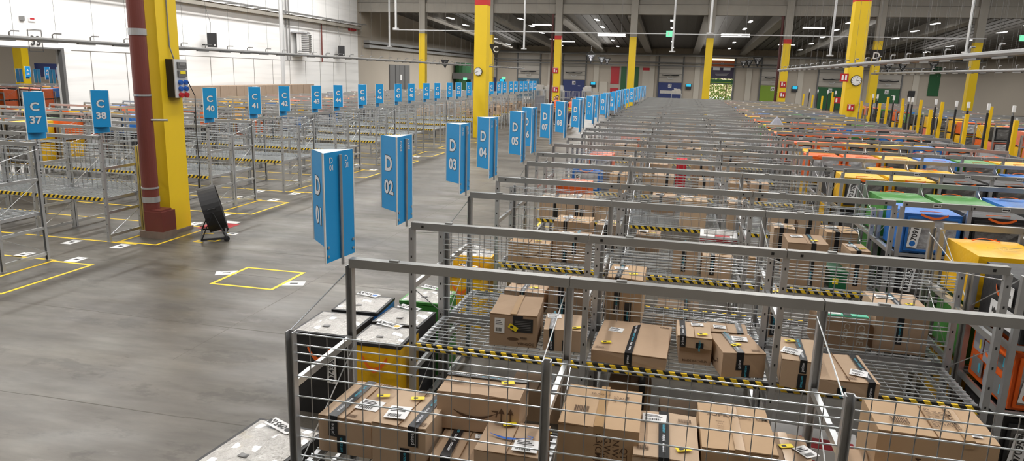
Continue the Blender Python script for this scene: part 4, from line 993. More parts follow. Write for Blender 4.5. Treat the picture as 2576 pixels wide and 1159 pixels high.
single('fire_sign', MB().box(-.16, .16, -.02, 0, -.16, .16).box(-.1, -.02, -.022, -.02, -.1, .1, 1), ['red', 'white'], 'red fire sign on the fence behind the yellow posts', 'sign', 'red fire equipment signs', tuple(at(2107, 252, Y=40)))
for k, (x, lab) in enumerate(((-9.2, 'dark red pipe beside the far yellow column by the navy dock door'), (6.75, 'dark red pipe beside the far yellow column by the lime green dock door'))):
    single('downpipe', MB().bar((x, YG-.3, 0), (x, YG-.3, 7.3), .09, n=10), ['pipe_d'], lab, 'pipe')

# ------------------------------------------------------------------ hanging things
def hook_rail(x, y0, y1, z, n, lab, wires=True):
    t = thing('hook_rail', lab, 'rail', (x, 0, z))
    obj('tube', MB().bar((0, y0, 0), (0, y1, 0), .042, n=8).mesh('tube', ['greypipe']), t)
    for k in range(n):
        y = y0+(y1-y0)*(k+.5)/n; s = 1
        b = MB().path([(0, y, .03), (.0, y, .10), (.02, y+.03, .125), (.10, y+.13, .125)], .014, 6); b.box(-.03, .03, y-.35, y+.1, -.06, -.035)
        obj('hook', b.mesh('hook', ['greypipe']), t)
    b = MB()
    for k in range(n):
        y = y0+(y1-y0)*(k+.6)/n; b.bar((0, y, .03), (0, y, 8.0), .004, n=4, caps=False)
    obj('hanger_wire', b.mesh('hanger_wire', ['greydoor']), t, 'thin suspension wires')
    return t
hook_rail(-12.3, 8.0, 58.5, 3.4, 52, 'long grey hook rail hanging over the C racks before the white wall')
hook_rail(3.87, 6.0, 30.5, 3.4, 26, 'grey hook rail hanging over the start of the D bag racks')
hook_rail(8.0, 17.5, 33.5, 3.4, 16, 'grey hook rail hanging over the conveyor beside the D bag racks')
def tri_sign(x, y, z, w, h, txt, lab, sub=None):
    t = thing('hanging_sign', lab, 'sign', (x, y, z), 0, 'black triangular hanging signs')
    a, bq, c, ap = (-w/2, -.1, 0), (w/2, -.1, 0), (0, .35*w, 0), (0, 0, -h)
    obj('sign_body', MB().face([a, ap, bq]).face([bq, ap, c]).face([c, ap, a]).face([a, bq, c]).mesh('sign_body', ['black']), t)
    b = MB(); n = Vector((0, -h, .1)).normalized()
    dn = Vector((0, .1, -h)).normalized()
    f = lambda s: Vector((0, -.1, 0))+dn*s
    if txt: b.text(txt, h*(.55 if not sub else .36), f(h*(.34 if not sub else .52)), X3, -dn, 0, .02, eps=.006)
    if sub: b.text(sub, h*.15, f(h*.2), X3, -dn, 0, .015, eps=.006)
    if b.v: obj('lettering', b.mesh('lettering', ['white_print']), t, 'white lettering')
    top = 11.5 if y < YG else 7.2
    obj('hanger_wire', MB().bar((-w*.4, 0, 0), (0, 0, .4), .008, n=4).bar((w*.4, 0, 0), (0, 0, .4), .008, n=4).bar((0, 0, .4), (0, 0, top-z), .006, n=4).mesh('hanger_wire', ['greydoor']), t)
tri_sign(-8.55, 34, 4.33, .68, .7, 'C', 'black triangular hanging sign with a white C beside the clock column')
tri_sign(8.2, 34, 4.40, .70, .72, 'D', 'black triangular hanging sign with a white D beside the yellow columns')
p = at(1120, 150, Y=51); tri_sign(p.x, 51, p.z, .66, .65, '', 'blank black triangular sign hanging before the far yellow column by the grey door')
for px, py, w, l in ((1487, 137, .9, 'E'), (1514, 143, .78, 'C'), (1528, 147, .66, 'A')):
    p = at(px, py, Y=70+{'E': 0, 'C': .0, 'A': 1.2}[l]); tri_sign(p.x, p.y, p.z, w, w*.95, l, 'small black staging sign lettered %s between doors 26 and 27' % l, 'STAGING\nAREA')
for px, py, w, l in ((1871, 153, .72, 'A'), (1885, 151, .75, 'C'), (1907, 144, .95, 'E')):
    p = at(px, py, Y=70 if l != 'C' else 71.4); tri_sign(p.x, p.y, p.z, w, w*.95, l, 'small black staging sign lettered %s above the open door' % l, 'STAGING\nAREA')
for px, py, w, l in ((2234, 163, .7, 'A'), (2271, 161, .75, 'C'), (2349, 157, .8, 'E')):
    p = at(px, py, Y=70); tri_sign(p.x, 70, p.z, w, w*.95, l, 'small black staging sign lettered %s above door 31' % l, 'STAGING\nAREA')
# wall speakers
for k, (px, py) in enumerate(((534, 101), (859, 128))):
    p = at(px, py, X=XL+.5); t = thing('wall_speaker', 'black loudspeaker on the white wall %s' % ('nearer the big near column', 'nearer the beige dock hall')[k], 'speaker', p, .5)
    obj('cabinet', MB().box(-.22, .22, -.2, .2, -.36, .36).mesh('cabinet', ['black']), t); obj('badge', MB().box(.1, .17, -.205, -.2, -.3, -.2).mesh('badge', ['socket_grey']), t, 'small pale badge')
    obj('bracket', MB().bar((-.5, .0, -.25), (-.1, 0, -.25), .06).mesh('bracket', ['black']), t)
    single('hanging_cable', MB().path([p+Vector((-.1, 0, .36)), p+Vector((-.12, .1, .9)), Vector((XL+.2, p.y, 6.0))], .02), ['greypipe'], 'grey cable above the loudspeaker %s' % ('nearer the big near column', 'nearer the beige dock hall')[k], 'cable')
# fan heater and pipes on the white wall
p = at(766, 110, X=XL+.5); t = thing('fan_heater', 'white louvred fan heater on the white wall', 'heater', p, .35)
obj('housing', MB().box(-.4, .35, -.55, .55, -.62, .62).mesh('housing', ['white']), t)
b = MB()
for k in range(10): z = -.52+k*.115; b.box(-.1, .36, -.58, -.551, z, z+.06); b.box(.351, .39, -.5, .5, z, z+.06)
obj('louvre', b.mesh('louvre', ['greydoor']), t, 'dark louvre slats'); obj('bracket', MB().box(-.7, .3, -.7, .7, .66, .74).box(-.7, .3, -.7, .7, -.74, -.68).mesh('bracket', ['steel']), t)
p = at(735, 60, X=XL+.2)
for k, dy in enumerate((0, .35, .7)):
    single('riser_pipe', MB().bar((XL+.15, p.y-1+dy, 3.4), (XL+.15, p.y-1+dy, 8.5), .05, n=8), ['greypipe' if k else 'lightpipe'], '%s of three riser pipes beside the fan heater' % ('nearest', 'middle', 'farthest')[k], 'pipe', 'riser pipes on the white wall')
single('riser_pipe', MB().bar((XL+.36+.8, p.y-3.0, 1.96), (XL+.36+.8, p.y-3.0, 11), .12, n=8), ['lightpipe'], 'broad pale downpipe on the white wall before the fan heater', 'pipe')
single('sprinkler_pipe', MB().path([(XL+.15, 47.2, 6.0), (XL+.15, 47.2, 3.4)], .05), ['pipe_r'], 'thin red pipe on the white wall past the fan heater', 'pipe')
b = MB(); b.bar((XL+.45, 20, 6.35), (XL+.45, 53.4, 6.35), .05, .05); b.bar((XL+.75, 20, 6.35), (XL+.75, 53.4, 6.35), .05, .05)
y = 21
while y < 53: b.bar((XL+.02, y, 6.32), (XL+.85, y, 6.3), .05); y += 1.4
single('cable_tray', b, ['greypipe'], 'long grey cable tray above the ledge of the white wall', 'cable tray')
p = at(886, 70, X=XL+.1); single('fire_box', MB().box(-.09, .1, -.5, .5, -.22, .22), ['red'], 'red fire box high at the end of the white wall', 'box', None, p)
single('alarm_box', MB().box(XL, XL+.06, 23.3, 23.5, 4.45, 4.62).box(XL, XL+.04, 23.7, 24.0, 4.45, 4.6, 1).box(XL+.04, XL+.042, 23.75, 23.95, 4.52, 4.58, 2), ['greypipe', 'white', 'red'], 'small alarm box and notice above the wall opening', 'alarm')
b = MB(); p = at(89, 102, X=XL+.02)
for (y0, y1, z0, z1) in ((-.32, .32, .40, .42), (-.32, .32, -.42, -.40), (-.32, -.30, -.4, .4), (.30, .32, -.4, .4)): b.box(0, .01, y0, y1, z0, z1)
b.text('33', .5, (.01, 0, 0), Y3, Z3, 0, .02); single('gate_number', b, ['txt_k'], 'outlined number 33 above the wall opening', 'sign', None, p)
# small hooks of switch gear on white wall above the rail
for k, (px, py) in enumerate(((16, 85), (61, 87), (103, 89), (141, 93), (179, 95), (216, 97), (250, 100), (283, 102), (313, 104))):
    p = at(px, py, X=-12.3); single('cable_clip', MB().box(-.02, .02, -.04, .04, -.05, .05).bar((0, 0, .05), (0, 0, .09), .01), ['greypipe'], 'small clip above the hook rail, %s of nine before the near column' % ORD[k], 'clip', 'clips above the hook rail', (p.x, p.y, p.z)) if False else None

# hall beyond the opening
struct('wall_far_2', MB().box(-50, -49.6, YB, 60, 0, 9).box(-50, XL-.4, 60, 60.4, 0, 9).mesh('wall_far_2', ['farwall']), 'beige wall of the neighbouring hall')
struct('ceiling_3', MB().box(-50, XL-.4, YB, 60.4, 9, 9.3).mesh('ceiling_3', ['ceil']), 'roof of the neighbouring hall')
p = at(42, 150, Y=44); column(20, p.x-.3, p.x+.45, 44, 44.6, 8, 0, 9, 1)
for px, num in ((20, '58'), (70, '59'), (101, '60')):
    p = at(px, 160, Y=33); aisle_sign(p.x, 34.15, 'A', num, 1, .2, .15)
for k, (px, lab) in enumerate(((43, 'A-58'), (88, 'A-59'), (126, 'A-60'))):
    p = at(px, 160, Y=31.3); t = thing('aisle_sign', 'blank blue sign panel beside the %s sign' % lab, 'sign', (p.x, 31.35, .05), -.3, 'blue aisle signs on the rack ends'); obj('sign_panel', SM[-1][0], t); obj('sign_pole', SM[-1][1], t)
for k in range(4):
    y = 27.0+k*2.8
    for j, sy in ((0, -1), (1, 1)):
        bag_rack(-29.0-.3*k, y+1.2*j, -1, sy, 'grey bag rack in the neighbouring hall, %s row through the opening' % ORD[2*k+j], 'bag racks in the neighbouring hall', False)
        for i in range(NB):
            for lv, z in (('top', 1.24), ('middle', .75)):
                if lv == 'middle' and k > 0: continue
                c = ['orange', 'orange', 'black', 'black', 'green', 'yellow'][i] if k == 0 else rc()
                bag(-29.0-.3*k-BB*(i+.5), y+1.2*j+sy*(BD/2+.02), z, c, '%s bag on %s level, %s bay, %s rack row through the opening' % (c if c != 'coral' else 'coral red', lv, ORD[i], ORD[2*k+j]), 0 if sy > 0 else PI, 'bags in the neighbouring hall', 0)
p = at(150, 178, Y=45); single('partition_board', MB().box(-2.2, 1.2, 0, .1, -.5, .5), ['navy'], 'dark blue partition board seen through the wall opening', 'partition', None, p)
p = at(176, 126, Y=40)
# pallet boxes along the white wall
for k in range(8):
    y = 33.0+k*1.45
    single('pallet_box', MB().box(-.5, .5, -.7, .7, 0, 1.93).box(.5, .503, -.003, .003, 0, 1.93, 1), ['brown_paper', 'seam'], 'brown pallet box against the white wall, %s from the opening' % ORD[k], 'box', 'pallet boxes along the white wall', (XL+.75, y, 0))

# ------------------------------------------------------------------ conveyor, posts and E block
t = thing('conveyor', 'dark grey conveyor running beside the D bag racks', 'conveyor', (7.3, 0, 0))
obj('belt', MB().box(-.55, .5, 7, 31.8, 1.3, 1.36).mesh('belt', ['conveyor']), t)
obj('side_guard', MB().box(.5, .56, 7, 31.8, 1.15, 1.42).mesh('side_guard', ['conveyor']), t); obj('side_guard', MB().box(-.61, -.55, 7, 31.8, 1.15, 1.38).mesh('side_guard', ['conveyor']), t)
for k in range(6): obj('support_leg', MB().box(-.5, -.42, 8+k*4, 8.08+k*4, 0, 1.3).box(.4, .48, 8+k*4, 8.08+k*4, 0, 1.3).mesh('support_leg', ['conveyor']), t)
PO = []
for k, y in enumerate((16.6, 19.55, 22.6, 25.6, 28.6, 31.65, 34.6, 37.6, 40.6, 43.6, 46.6, 49.8)):
    b = MB().box(-.045, .045, -.045, .045, 0, 2.22); b.box(-.1, .1, -.1, .1, 0, .02)
    single('guard_post', b, ['pole_y'], 'yellow guard post along the conveyor, %s from the near end' % ORD[k], 'post', 'yellow posts along the conveyor', (8.02, y, 0))
for k, y in enumerate((21.5, 24.2, 28.3, 30.6, 32.9, 35.1, 38, 41, 44, 47)):
    single('guard_post', MB().box(-.045, .045, -.045, .045, 0, 2.42).box(-.1, .1, -.1, .1, 0, .02), ['pole_y'], 'yellow post in the second line behind the conveyor, %s from the near end' % ORD[k], 'post', 'yellow posts behind the conveyor', (9.2, y, 0))
for k, (px, py) in enumerate(((2552, 268), (2489, 260), (2437, 262), (2408, 253), (2355, 258), (2297, 245), (2287, 250), (2250, 239), (2209, 236), (2197, 240), (2104, 224), (2083, 230), (2058, 228), (2037, 226))):
    p = at(px, py, X=8.8)
    t = thing('lamp_post', 'black post with white signal lamp behind the conveyor, %s from the near end' % ORD[k], 'lamp post', (8.8, p.y, 0), 0, 'black lamp posts behind the conveyor')
    obj('post', MB().box(-.025, .025, -.025, .025, 0, 2.25).mesh('post', ['black']), t); obj('lamp_head', MB().box(-.033, .033, -.033, .033, 2.34, 2.52).mesh('lamp_head', ['white']), t, 'white lamp head'); obj('neck', MB().bar((0, 0, 2.25), (0, 0, 2.34), .02, n=6).mesh('neck', ['greypipe']), t)
for r_ in range(12):
    for j, sy in ((0, -1), (1, 1)):
        y = 17.2+2.8*r_+1.2*j; rowname = '%s row beyond the conveyor' % (ORD+['seventeenth', 'eighteenth', 'nineteenth', 'twentieth', 'twenty-first', 'twenty-second', 'twenty-third', 'twenty-fourth'])[2*r_+j]
        bag_rack(10.4, y, 1, sy, 'grey bag rack, '+rowname, 'bag racks beyond the conveyor', False)
        for k in range(NB):
            if R.random() < .88:
                c = rc(); bag(10.4+BB*(k+.5), y+sy*(BD/2+.02), 1.24, c, '%s bag on top level, %s bay, %s' % (c if c != 'coral' else 'coral red', ORD[k], rowname), 0 if sy > 0 else PI, 'bags beyond the conveyor', 0)
            if k < 2 and r_ < 8:
                c = rc(); bag(10.4+BB*(k+.5), y+sy*(BD/2+.02), .75, c, '%s bag on middle level, %s bay, %s' % (c if c != 'coral' else 'coral red', ORD[k], rowname), 0 if sy > 0 else PI, 'bags beyond the conveyor', 0)

# the bags that show largest are objects, the rest one heap of stuff
def in_view(x, y, z):
    d = Vector((x, y, z-HC)); f = d.dot(_fw)
    return f > 0 and abs(d.dot(_r)/f) < .74
NEAR_BAGS = sum(1 for o in bpy.data.objects if o.name.startswith('delivery_bag'))
FAR_BAGS = sorted(b for b in FAR_BAGS if in_view(*b[1:4])); keep = 298-NEAR_BAGS
for _, x, y, z, c, label, rz, group in FAR_BAGS[:keep]:
    tag(obj('delivery_bag', bag_meshes(c)['far'], None, None, (x, y, z), rz), label, 'bag', group)
b = MB(); mats = []
for k in COLS: mats += ['bag_'+k, 'vinyl_dark' if k in ('black', 'green', 'yellow') else 'vinyl', 'bag_black']
for _, x, y, z, c, label, rz, group in FAR_BAGS[keep:]:
    me = bag_meshes(c)['far']; i0 = len(b.v); T_ = Matrix.Translation((x, y, z)) @ Matrix.Rotation(rz, 4, 'Z'); mo = COLS.index(c)*3
    b.v += [(T_ @ v.co)[:] for v in me.vertices]
    for p in me.polygons: b.f.append([i0+v for v in p.vertices]); b.m.append(mo+p.material_index)
o = single('delivery_bag', b, mats, 'many small coloured bags on the farthest bag racks', 'bag'); o['kind'] = 'stuff'

# ------------------------------------------------------------------ cages in front of the docks
def cage(x, y, k):
    t = thing('roll_cage', 'grey wire roll cage before the docks, %s from the near C racks' % ORD[k], 'cage', (x, y, 0), 0, 'roll cages before the docks')
    b = MB()
    for sx in (-.4, .4):
        for sy in (-.35, .35): b.bar((sx, sy, .12), (sx, sy, 1.75), .03)
    for z in (.2, .7, 1.2, 1.72):
        b.bar((-.4, -.35, z), (.4, -.35, z), .02); b.bar((-.4, .35, z), (.4, .35, z), .02); b.bar((-.4, -.35, z), (-.4, .35, z), .02); b.bar((.4, -.35, z), (.4, .35, z), .02)
    for i in range(1, 8):
        for yy in (-.35, .35): b.bar((-.4+.1*i, yy, .2), (-.4+.1*i, yy, 1.72), .012, caps=False)
    obj('cage_frame', b.mesh('cage_frame', ['steel']), t)
    obj('base', MB().box(-.4, .4, -.35, .35, .1, .16).mesh('base', ['greypipe']), t)
    for sx in (-.35, .35): obj('wheel', MB().bar((sx, -.32, .06), (sx, -.28, .06), .06, n=8).mesh('wheel', ['black']), t)
    if k % 2 == 0: obj('label_board', MB().box(-.25, .25, -.37, -.36, 1.0, 1.2).box(-.12, -.03, -.372, -.37, 1.05, 1.15, 1).box(.05, .13, -.372, -.37, 1.05, 1.15, 1).mesh('label_board', ['paper', 'txt_k']), t, 'white board with two marks')
    if k % 3 == 1: obj('wrapped_load', MB().box(-.36, .36, -.3, .3, .16, 1.3).mesh('wrapped_load', ['tentgrey']), t)
    return t
for k in range(9): cage(-11.6+k*1.0, 57.0, k)
for k in range(5): single('plastic_bundle', MB().box(-.35, .35, -.3, .3, 0, .25).box(-.2, .3, -.2, .2, .25, .36), ['vinyl_top'], 'white plastic bundle on a rack before the docks, %s from door 26' % ORD[k], 'bundle', 'white bundles before the docks', (-10.9+k*.8 if k < 3 else -7.0+(k-3)*7, 58.2, 1.80))
for k in range(5): single('bundle_rack', MB().box(-.4, .4, -.35, .35, 1.74, 1.8).box(-.4, -.35, -.35, .35, 0, 1.74).box(.35, .4, -.35, .35, 0, 1.74), ['steel'], 'grey stand under a white plastic bundle, %s from door 26' % ORD[k], 'stand', 'stands before the docks', (-10.9+k*.8 if k < 3 else -7.0+(k-3)*7, 58.2, 0))
p = at(1350, 280, Z=.5); single('orange_bin', MB().box(-.22, .22, -.25, .25, .08, .95).box(-.24, .24, -.27, .27, .95, 1.0).box(-.2, .2, -.2, .2, 0, .08, 1), ['bag_orange', 'black'], 'orange bin on the floor near the walking people', 'bin', None, (-7.9, 40.0, 0))

# ------------------------------------------------------------------ dock wall
def dock_door(px, num, colour, lab, full=True, c=None, w=2.66):
    t = thing('dock_door', lab, 'dock door', (px, YF, 0), 0, 'dock doors in the far wall')
    obj('lower_panel', MB().box(-w/2, w/2, -.12, -.05, .0, 2.42).mesh('lower_panel', [colour]), t, 'coloured lower door panel')
    b = MB().box(-w/2, w/2, -.1, -.04, 2.5, 5.2)
    for z in (2.95, 3.4, 4.0, 4.6): b.box(-w/2, w/2, -.105, -.1, z, z+.04, 1)
    obj('upper_panel', b.mesh('upper_panel', ['doorgrey', 'dark_joint']), t)
    obj('door_rail', MB().box(-w/2-.16, -w/2-.02, -.16, -.02, 0, 5.6).box(w/2+.02, w/2+.16, -.16, -.02, 0, 5.6).mesh('door_rail', ['greydoor']), t)
    if num:
        b = MB().box(-.2, .2, -.14, -.12, 1.85, 2.28); b.text(num, .34, (0, -.14, 2.065), X3, Z3, 1, .03, eps=.006); b.box(.5, .8, -.125, -.12, 1.68, 1.76); obj('number_plate', b.mesh('number_plate', ['paper', 'txt_k']), t, 'white number plate')
    b = MB(); pts = [(-1.0+.25*k, -.5, 3.3-.05*math.sin(PI*abs(k-4)/4)) for k in range(9)]; b.path(pts, .06); obj('shelter_bar', b.mesh('shelter_bar', ['black']), t)
    obj('dock_lamp', MB().path([(-.3, -.4, 3.0), (-.2, -.42, 2.85), (.2, -.42, 2.85), (.3, -.4, 3.0)], .04).mesh('dock_lamp', ['lightpipe']), t)
    return t
dock_door(-23.4, '24', 'navy', 'blue dock door farthest along, partly behind the yellow column')
dock_door(-17.9, '25', 'teal', 'teal blue dock door behind the C signs'); dock_door(-12.27, '26', 'navy', 'navy dock door numbered 26')
t = dock_door(-.84, '27', 'navy', 'navy dock door numbered 27 with a bright window')
dock_door(10.7, '29', 'lime', 'lime green dock door numbered 29'); dock_door(16.9, '30', 'dgreen', 'green dock door numbered 30'); dock_door(22.77, '31', 'dgreen', 'dark green dock door numbered 31')
for o in t.children:
    if o.name.startswith('lower_panel'): wnd = o
obj('door_window', MB().box(-1.1, .9, -.14, -.12, 1.15, 1.5).mesh('door_window', ['vinyl_top']), t, 'pale window strip')
# open door 28 with the raised printed panels
t = thing('dock_door', 'half open dock door with orange and purple panels, daylight below', 'dock door', (4.935, YF, 0), 0, 'dock doors in the far wall'); w = 2.67
for nm, z0, z1, m in (('orange_panel', 4.35, 5.1, 'orange_p'), ('purple_panel', 3.05, 4.3, 'purple'), ('green_panel', 2.5, 2.95, 'dgreen')): obj(nm, MB().box(-w/2, w/2, -.12, -.05, z0, z1).mesh(nm, [m]), t)
b = MB(); b.text('28', .3, (0, -.12, 4.75), X3, Z3, 0, .03, eps=.006); b.box(-1.0, -.25, -.125, -.12, 4.0, 4.4); b.box(.15, .95, -.125, -.12, 4.0, 4.4)
for k in range(3): b.box(-.8+.1*k, .8-.1*k, -.125, -.12, 3.65-.13*k, 3.70-.13*k, 1)
b.box(-1.2, 1.2, -.125, -.12, 2.55, 2.65, 2)
obj('print', b.mesh('print', ['white_print', 'greypipe', 'lime']), t, 'printed panels'); obj('door_rail', MB().box(-w/2-.16, -w/2, -.16, -.02, 0, 5.6).box(w/2, w/2+.16, -.16, -.02, 0, 5.6).box(-w/2, w/2, -.16, -.02, 2.42, 2.5).mesh('door_rail', ['greydoor']), t)
# personnel doors and banners
def banner(x0, x1, z0, z1, m, lab, cat='banner', name='wall_banner'): return single(name, MB().box(x0, x1, YF-.08, YF-.004, z0, z1), [m], lab, cat)
banner(-7.85, -6.85, 2.1, 4.12, 'red', 'tall red banner on the dock wall'); banner(-6.65, -6.0, 1.2, 4.15, 'dgreen', 'narrow green banner beside the red one'); banner(-5.6, -4.55, 1.2, 4.15, 'dgreen', 'wide green banner behind the far column')
banner(-4.1, -3.3, 3.75, 4.07, 'red', 'small red band above the pale pillar by door 27'); banner(-4.1, -3.3, 0, 3.75, 'pilaster', 'pale pillar panel by door 27', 'panel', 'wall_panel'); banner(26.9, 28.0, 1.8, 4.9, 'dgreen', 'tall green banner beyond door 31')
banner(-7.85, -6.85, 0.001, 1.6, 'red', 'red cabinet under the red banner', 'cabinet', 'red_cabinet')
single('wall_cabinet', MB().box(-9.15, -8.2, YF-.3, YF, .8, 2.3), ['pilaster'], 'cream electrical cabinet beside the red banner', 'cabinet')
for k, x in enumerate((-15.2, -14.3, -9.6, -3.0, 2.2, 8.0, 13.6, 19.9, 25.6)): struct('trim_%d' % (10+k), MB().box(x-.3, x+.3, YF-.15, YF, 0, 6.2).mesh('trim', ['pilaster']), 'pale pilaster on the dock wall')
for k, (x, z) in enumerate(((-21.2, 2.0), (-9.9, 1.95), (1.32, 2.05), (13.1, 2.15), (25.3, 2.0))):
    t = thing('wall_screen', 'small %s screen on the dock wall %s' % ('blue lit' if k < 4 else 'dark', ('before door 25', 'between door 26 and the red banner', 'between door 27 and the open door', 'between doors 29 and 30', 'beyond door 31')[k]), 'screen', (x, YF, z), 0, 'screens on the dock wall')
    obj('casing', MB().box(-.32, .32, -.3, -.16, -.35, .3).mesh('casing', ['black']), t)
    if k < 4: obj('display', MB().box(-.26, .26, -.31, -.3, -.02, .26).mesh('display', ['screen']), t, 'glowing cyan display')
for k, z in enumerate((5.5, 4.7, 4.35, 5.62)): single('dock_pipe', MB().bar((-24, YF-.6-.2*k, z), (32, YF-.6-.2*k, z), .06, n=8), ['lightpipe' if k in (0,) else 'greypipe'], '%s pipe running along the dock wall' % ('second highest', 'third highest', 'lowest', 'highest')[k], 'pipe', 'pipes along the dock wall')
# left wall of the dock hall
b = MB(); p0 = at(978, 160, X=XL); 
struct('door_1', MB().box(XL, XL+.08, 59.7, 64.5, 0, 3.45).box(XL+.08, XL+.1, 62.0, 62.06, 0, 3.4, 1).box(XL+.08, XL+.1, 60.9, 60.94, 0, 3.4, 1).box(XL+.08, XL+.1, 63.2, 63.24, 0, 3.4, 1).box(XL+.08, XL+.11, 62.1, 62.5, 2.1, 2.6, 2).mesh('door_1', ['greydoor', 'dark', 'paper']), 'tall grey sliding door in the beige side wall')
for k, dz in enumerate((0, .35)): single('air_duct', MB().box(XL+.01, XL+.5, 54.5, 86, 4.68+dz, 4.9+dz), ['greypipe'], '%s long grey duct on the side wall of the dock hall' % ('lower', 'upper')[k], 'duct')
p = at(1165, 170, X=XL+1.0); t = thing('dust_collector', 'green column shaped machine by the side wall of the dock hall', 'machine', (p.x, p.y, 0)); obj('drum', MB().bar((0, 0, 0), (0, 0, 4.0), .9, n=14).mesh('drum', ['dgreen']), t); obj('collar', MB().box(-.9, 2.2, -1, 1, 2.2, 2.9).mesh('collar', ['greydoor']), t)
for k, (px, py) in enumerate(((1067, 196), (1170, 198), (1267, 196))):
    p = at(px, py, Y=60); single('exit_sign', MB().box(-.16, .16, -.04, .04, -.1, .1), ['exit'], 'small lit exit sign, %s along the dock hall' % ORD[k], 'sign', 'lit exit signs', p)
p = at(1684, 85, Y=52); t = single('exit_sign', MB().box(-.22, .22, -.05, .05, -.2, .2).box(-.1, .0, -.052, -.05, -.1, .1, 1), ['exit', 'white'], 'green exit sign hanging on a pole before the girder', 'sign', 'lit exit signs', p)
p = at(2574, 96, Y=40); single('exit_sign', MB().box(-.15, .15, -.05, .05, -.14, .14), ['exit'], 'lit exit sign at the edge over the bag racks', 'sign', 'lit exit signs', p)
# hanging sensor poles
for k, (px, pt, pb, y) in enumerate(((996, 0, 70, 44), (1318, 36, 121, 50), (1525, 0, 2, 44), (1691, 36, 128, 50), (1786, 0, 82, 44), (2088, 40, 138, 46), (980, 30, 115, 52), (2430, 0, 130, 40))):
    if k == 2: continue
    p = at(px, pb, Y=y); b = MB().bar((0, 0, 0), (0, 0, 11.5-p.z), .07, n=8)
    t = thing('sensor_pole', 'pale pole hanging from the roof with a flat disc, %s' % ('over the C-48 sign', 'beside the hanging C sign', '', 'by the green exit sign', 'before the open door column', 'over the yellow posts', 'over the grey sliding door', 'nearest the D-05 bag rack end')[k], 'pole', p, 0, 'poles hanging from the roof')
    obj('pole', b.mesh('pole', ['lightpipe']), t); obj('disc', MB().bar((0, 0, -.08), (0, 0, 0), .2, n=14).mesh('disc', ['lightpipe']), t)
# track bars across the hall below the girder
single('lamp_track', MB().bar((-21.5, 53.0, 6.0), (19.2, 53.0, 6.0), .06), ['lightpipe'], 'long pale lamp track hanging below the girder', 'track')
# lamps
def lamp_fixture(name, c, lx, ly, lab, group, m='lamp', drop=.6):
    t = thing(name, lab, 'lamp', c, 0, group)
    obj('diffuser', MB().box(-lx/2, lx/2, -ly/2, ly/2, -.03, 0).mesh('diffuser', [m]), t, 'glowing diffuser'); obj('housing', MB().box(-lx/2, lx/2, -ly/2, ly/2, 0, .05).mesh('housing', ['lightpipe']), t)
    b = MB()
    for sx in (-1, 1): b.bar((sx*lx*.35, 0, .05), (sx*lx*.35, 0, drop), .012, n=4)
    obj('hanger', b.mesh('hanger', ['greydoor']), t)
for i, x in enumerate((-18.5, -12.6, -6.5, -.75, 5.0, 11.9, 17.6, 23.6)):
    for j, y in enumerate((58, 62.5, 67.5, 73, 79)):
        z = 8.25-1.9*(y-YG)/34.6-.75
        lamp_fixture('strip_lamp', (x, y, z), .22, 1.5, 'strip lamp in the %s row under the dock hall roof, %s from the girder' % (ORD[i], ORD[j]), 'strip lamps in the dock hall', 'lamp_small', .74)
for k, (xa, xb, py) in enumerate(((1340, 1387, 62), (1504, 1573, 85), (1504, 1573, 89), (1814, 1886, 86), (1814, 1886, 91), (2020, 2074, 70), (1412, 1445, 104), (1958, 2000, 112))):
    y = (50.5 if k not in (2, 4) else 51.4) if k not in (6, 7) else 62
    a, b_ = at(xa, py, Y=y), at(xb, py, Y=y)
    lamp_fixture('cross_lamp', ((a.x+b_.x)/2, y, a.z), b_.x-a.x, .3, 'wide bright lamp hanging across the hall, %s' % ('between the clock column and door 26', 'upper of the pair over D-21', 'lower of the pair over D-21', 'upper of the pair over the open door', 'lower of the pair over the open door', 'over the second red banded column', 'small one by the dark red pipe', 'small one over door 29')[k], 'wide lamps across the hall', 'lamp', (11.5 if y < YG else 7.6)-a.z)

# loose sagging cable and wires on the right
b = MB()
for k in range(30):
    px = R.uniform(2010, 2570); y = R.uniform(20, 50); x = at(px, 60, Y=y).x
    b.bar((x, y, 3.5), (x+R.uniform(-.02, .02), y, 11.58), .005, n=4, caps=False)
o = single('suspension_wire', b, ['greypipe'], 'thin vertical suspension wires over the bag racks', 'wires'); o['kind'] = 'stuff'

# ------------------------------------------------------------------ outside the open door
struct('ground', MB().box(-20, 40, 88.4, 130, -.6, -.05).mesh('ground', ['concrete']), 'paved yard outside the open door')
b = MB(); rr = random.Random(5)
for i in range(5200):
    c = Vector((rr.uniform(-4.5, 5.5), rr.uniform(-.7, .7), rr.uniform(.1, 4.2)**1.0)); s_ = rr.uniform(.08, .17)
    d1 = Vector((rr.uniform(-1, 1), rr.uniform(-1, .4), rr.uniform(-1, 1))).normalized(); d2 = d1.orthogonal().normalized()
    b.face([c, c+d1*s_+d2*s_*.6, c+d1*s_*2, c+d1*s_-d2*s_*.6], 0 if rr.random() < .55 else 1)
t = thing('garden_hedge', 'sunlit leafy hedge outside the open dock door', 'hedge', (5, 94, -.05))
obj('foliage', b.mesh('foliage', ['leafA', 'leafB']), t); obj('stem', MB().bar((-2, 0, 0), (-2, 0, 3), .1, n=6).bar((1, 0, 0), (1, 0, 3), .1, n=6).mesh('stem', ['brown_paper']), t)

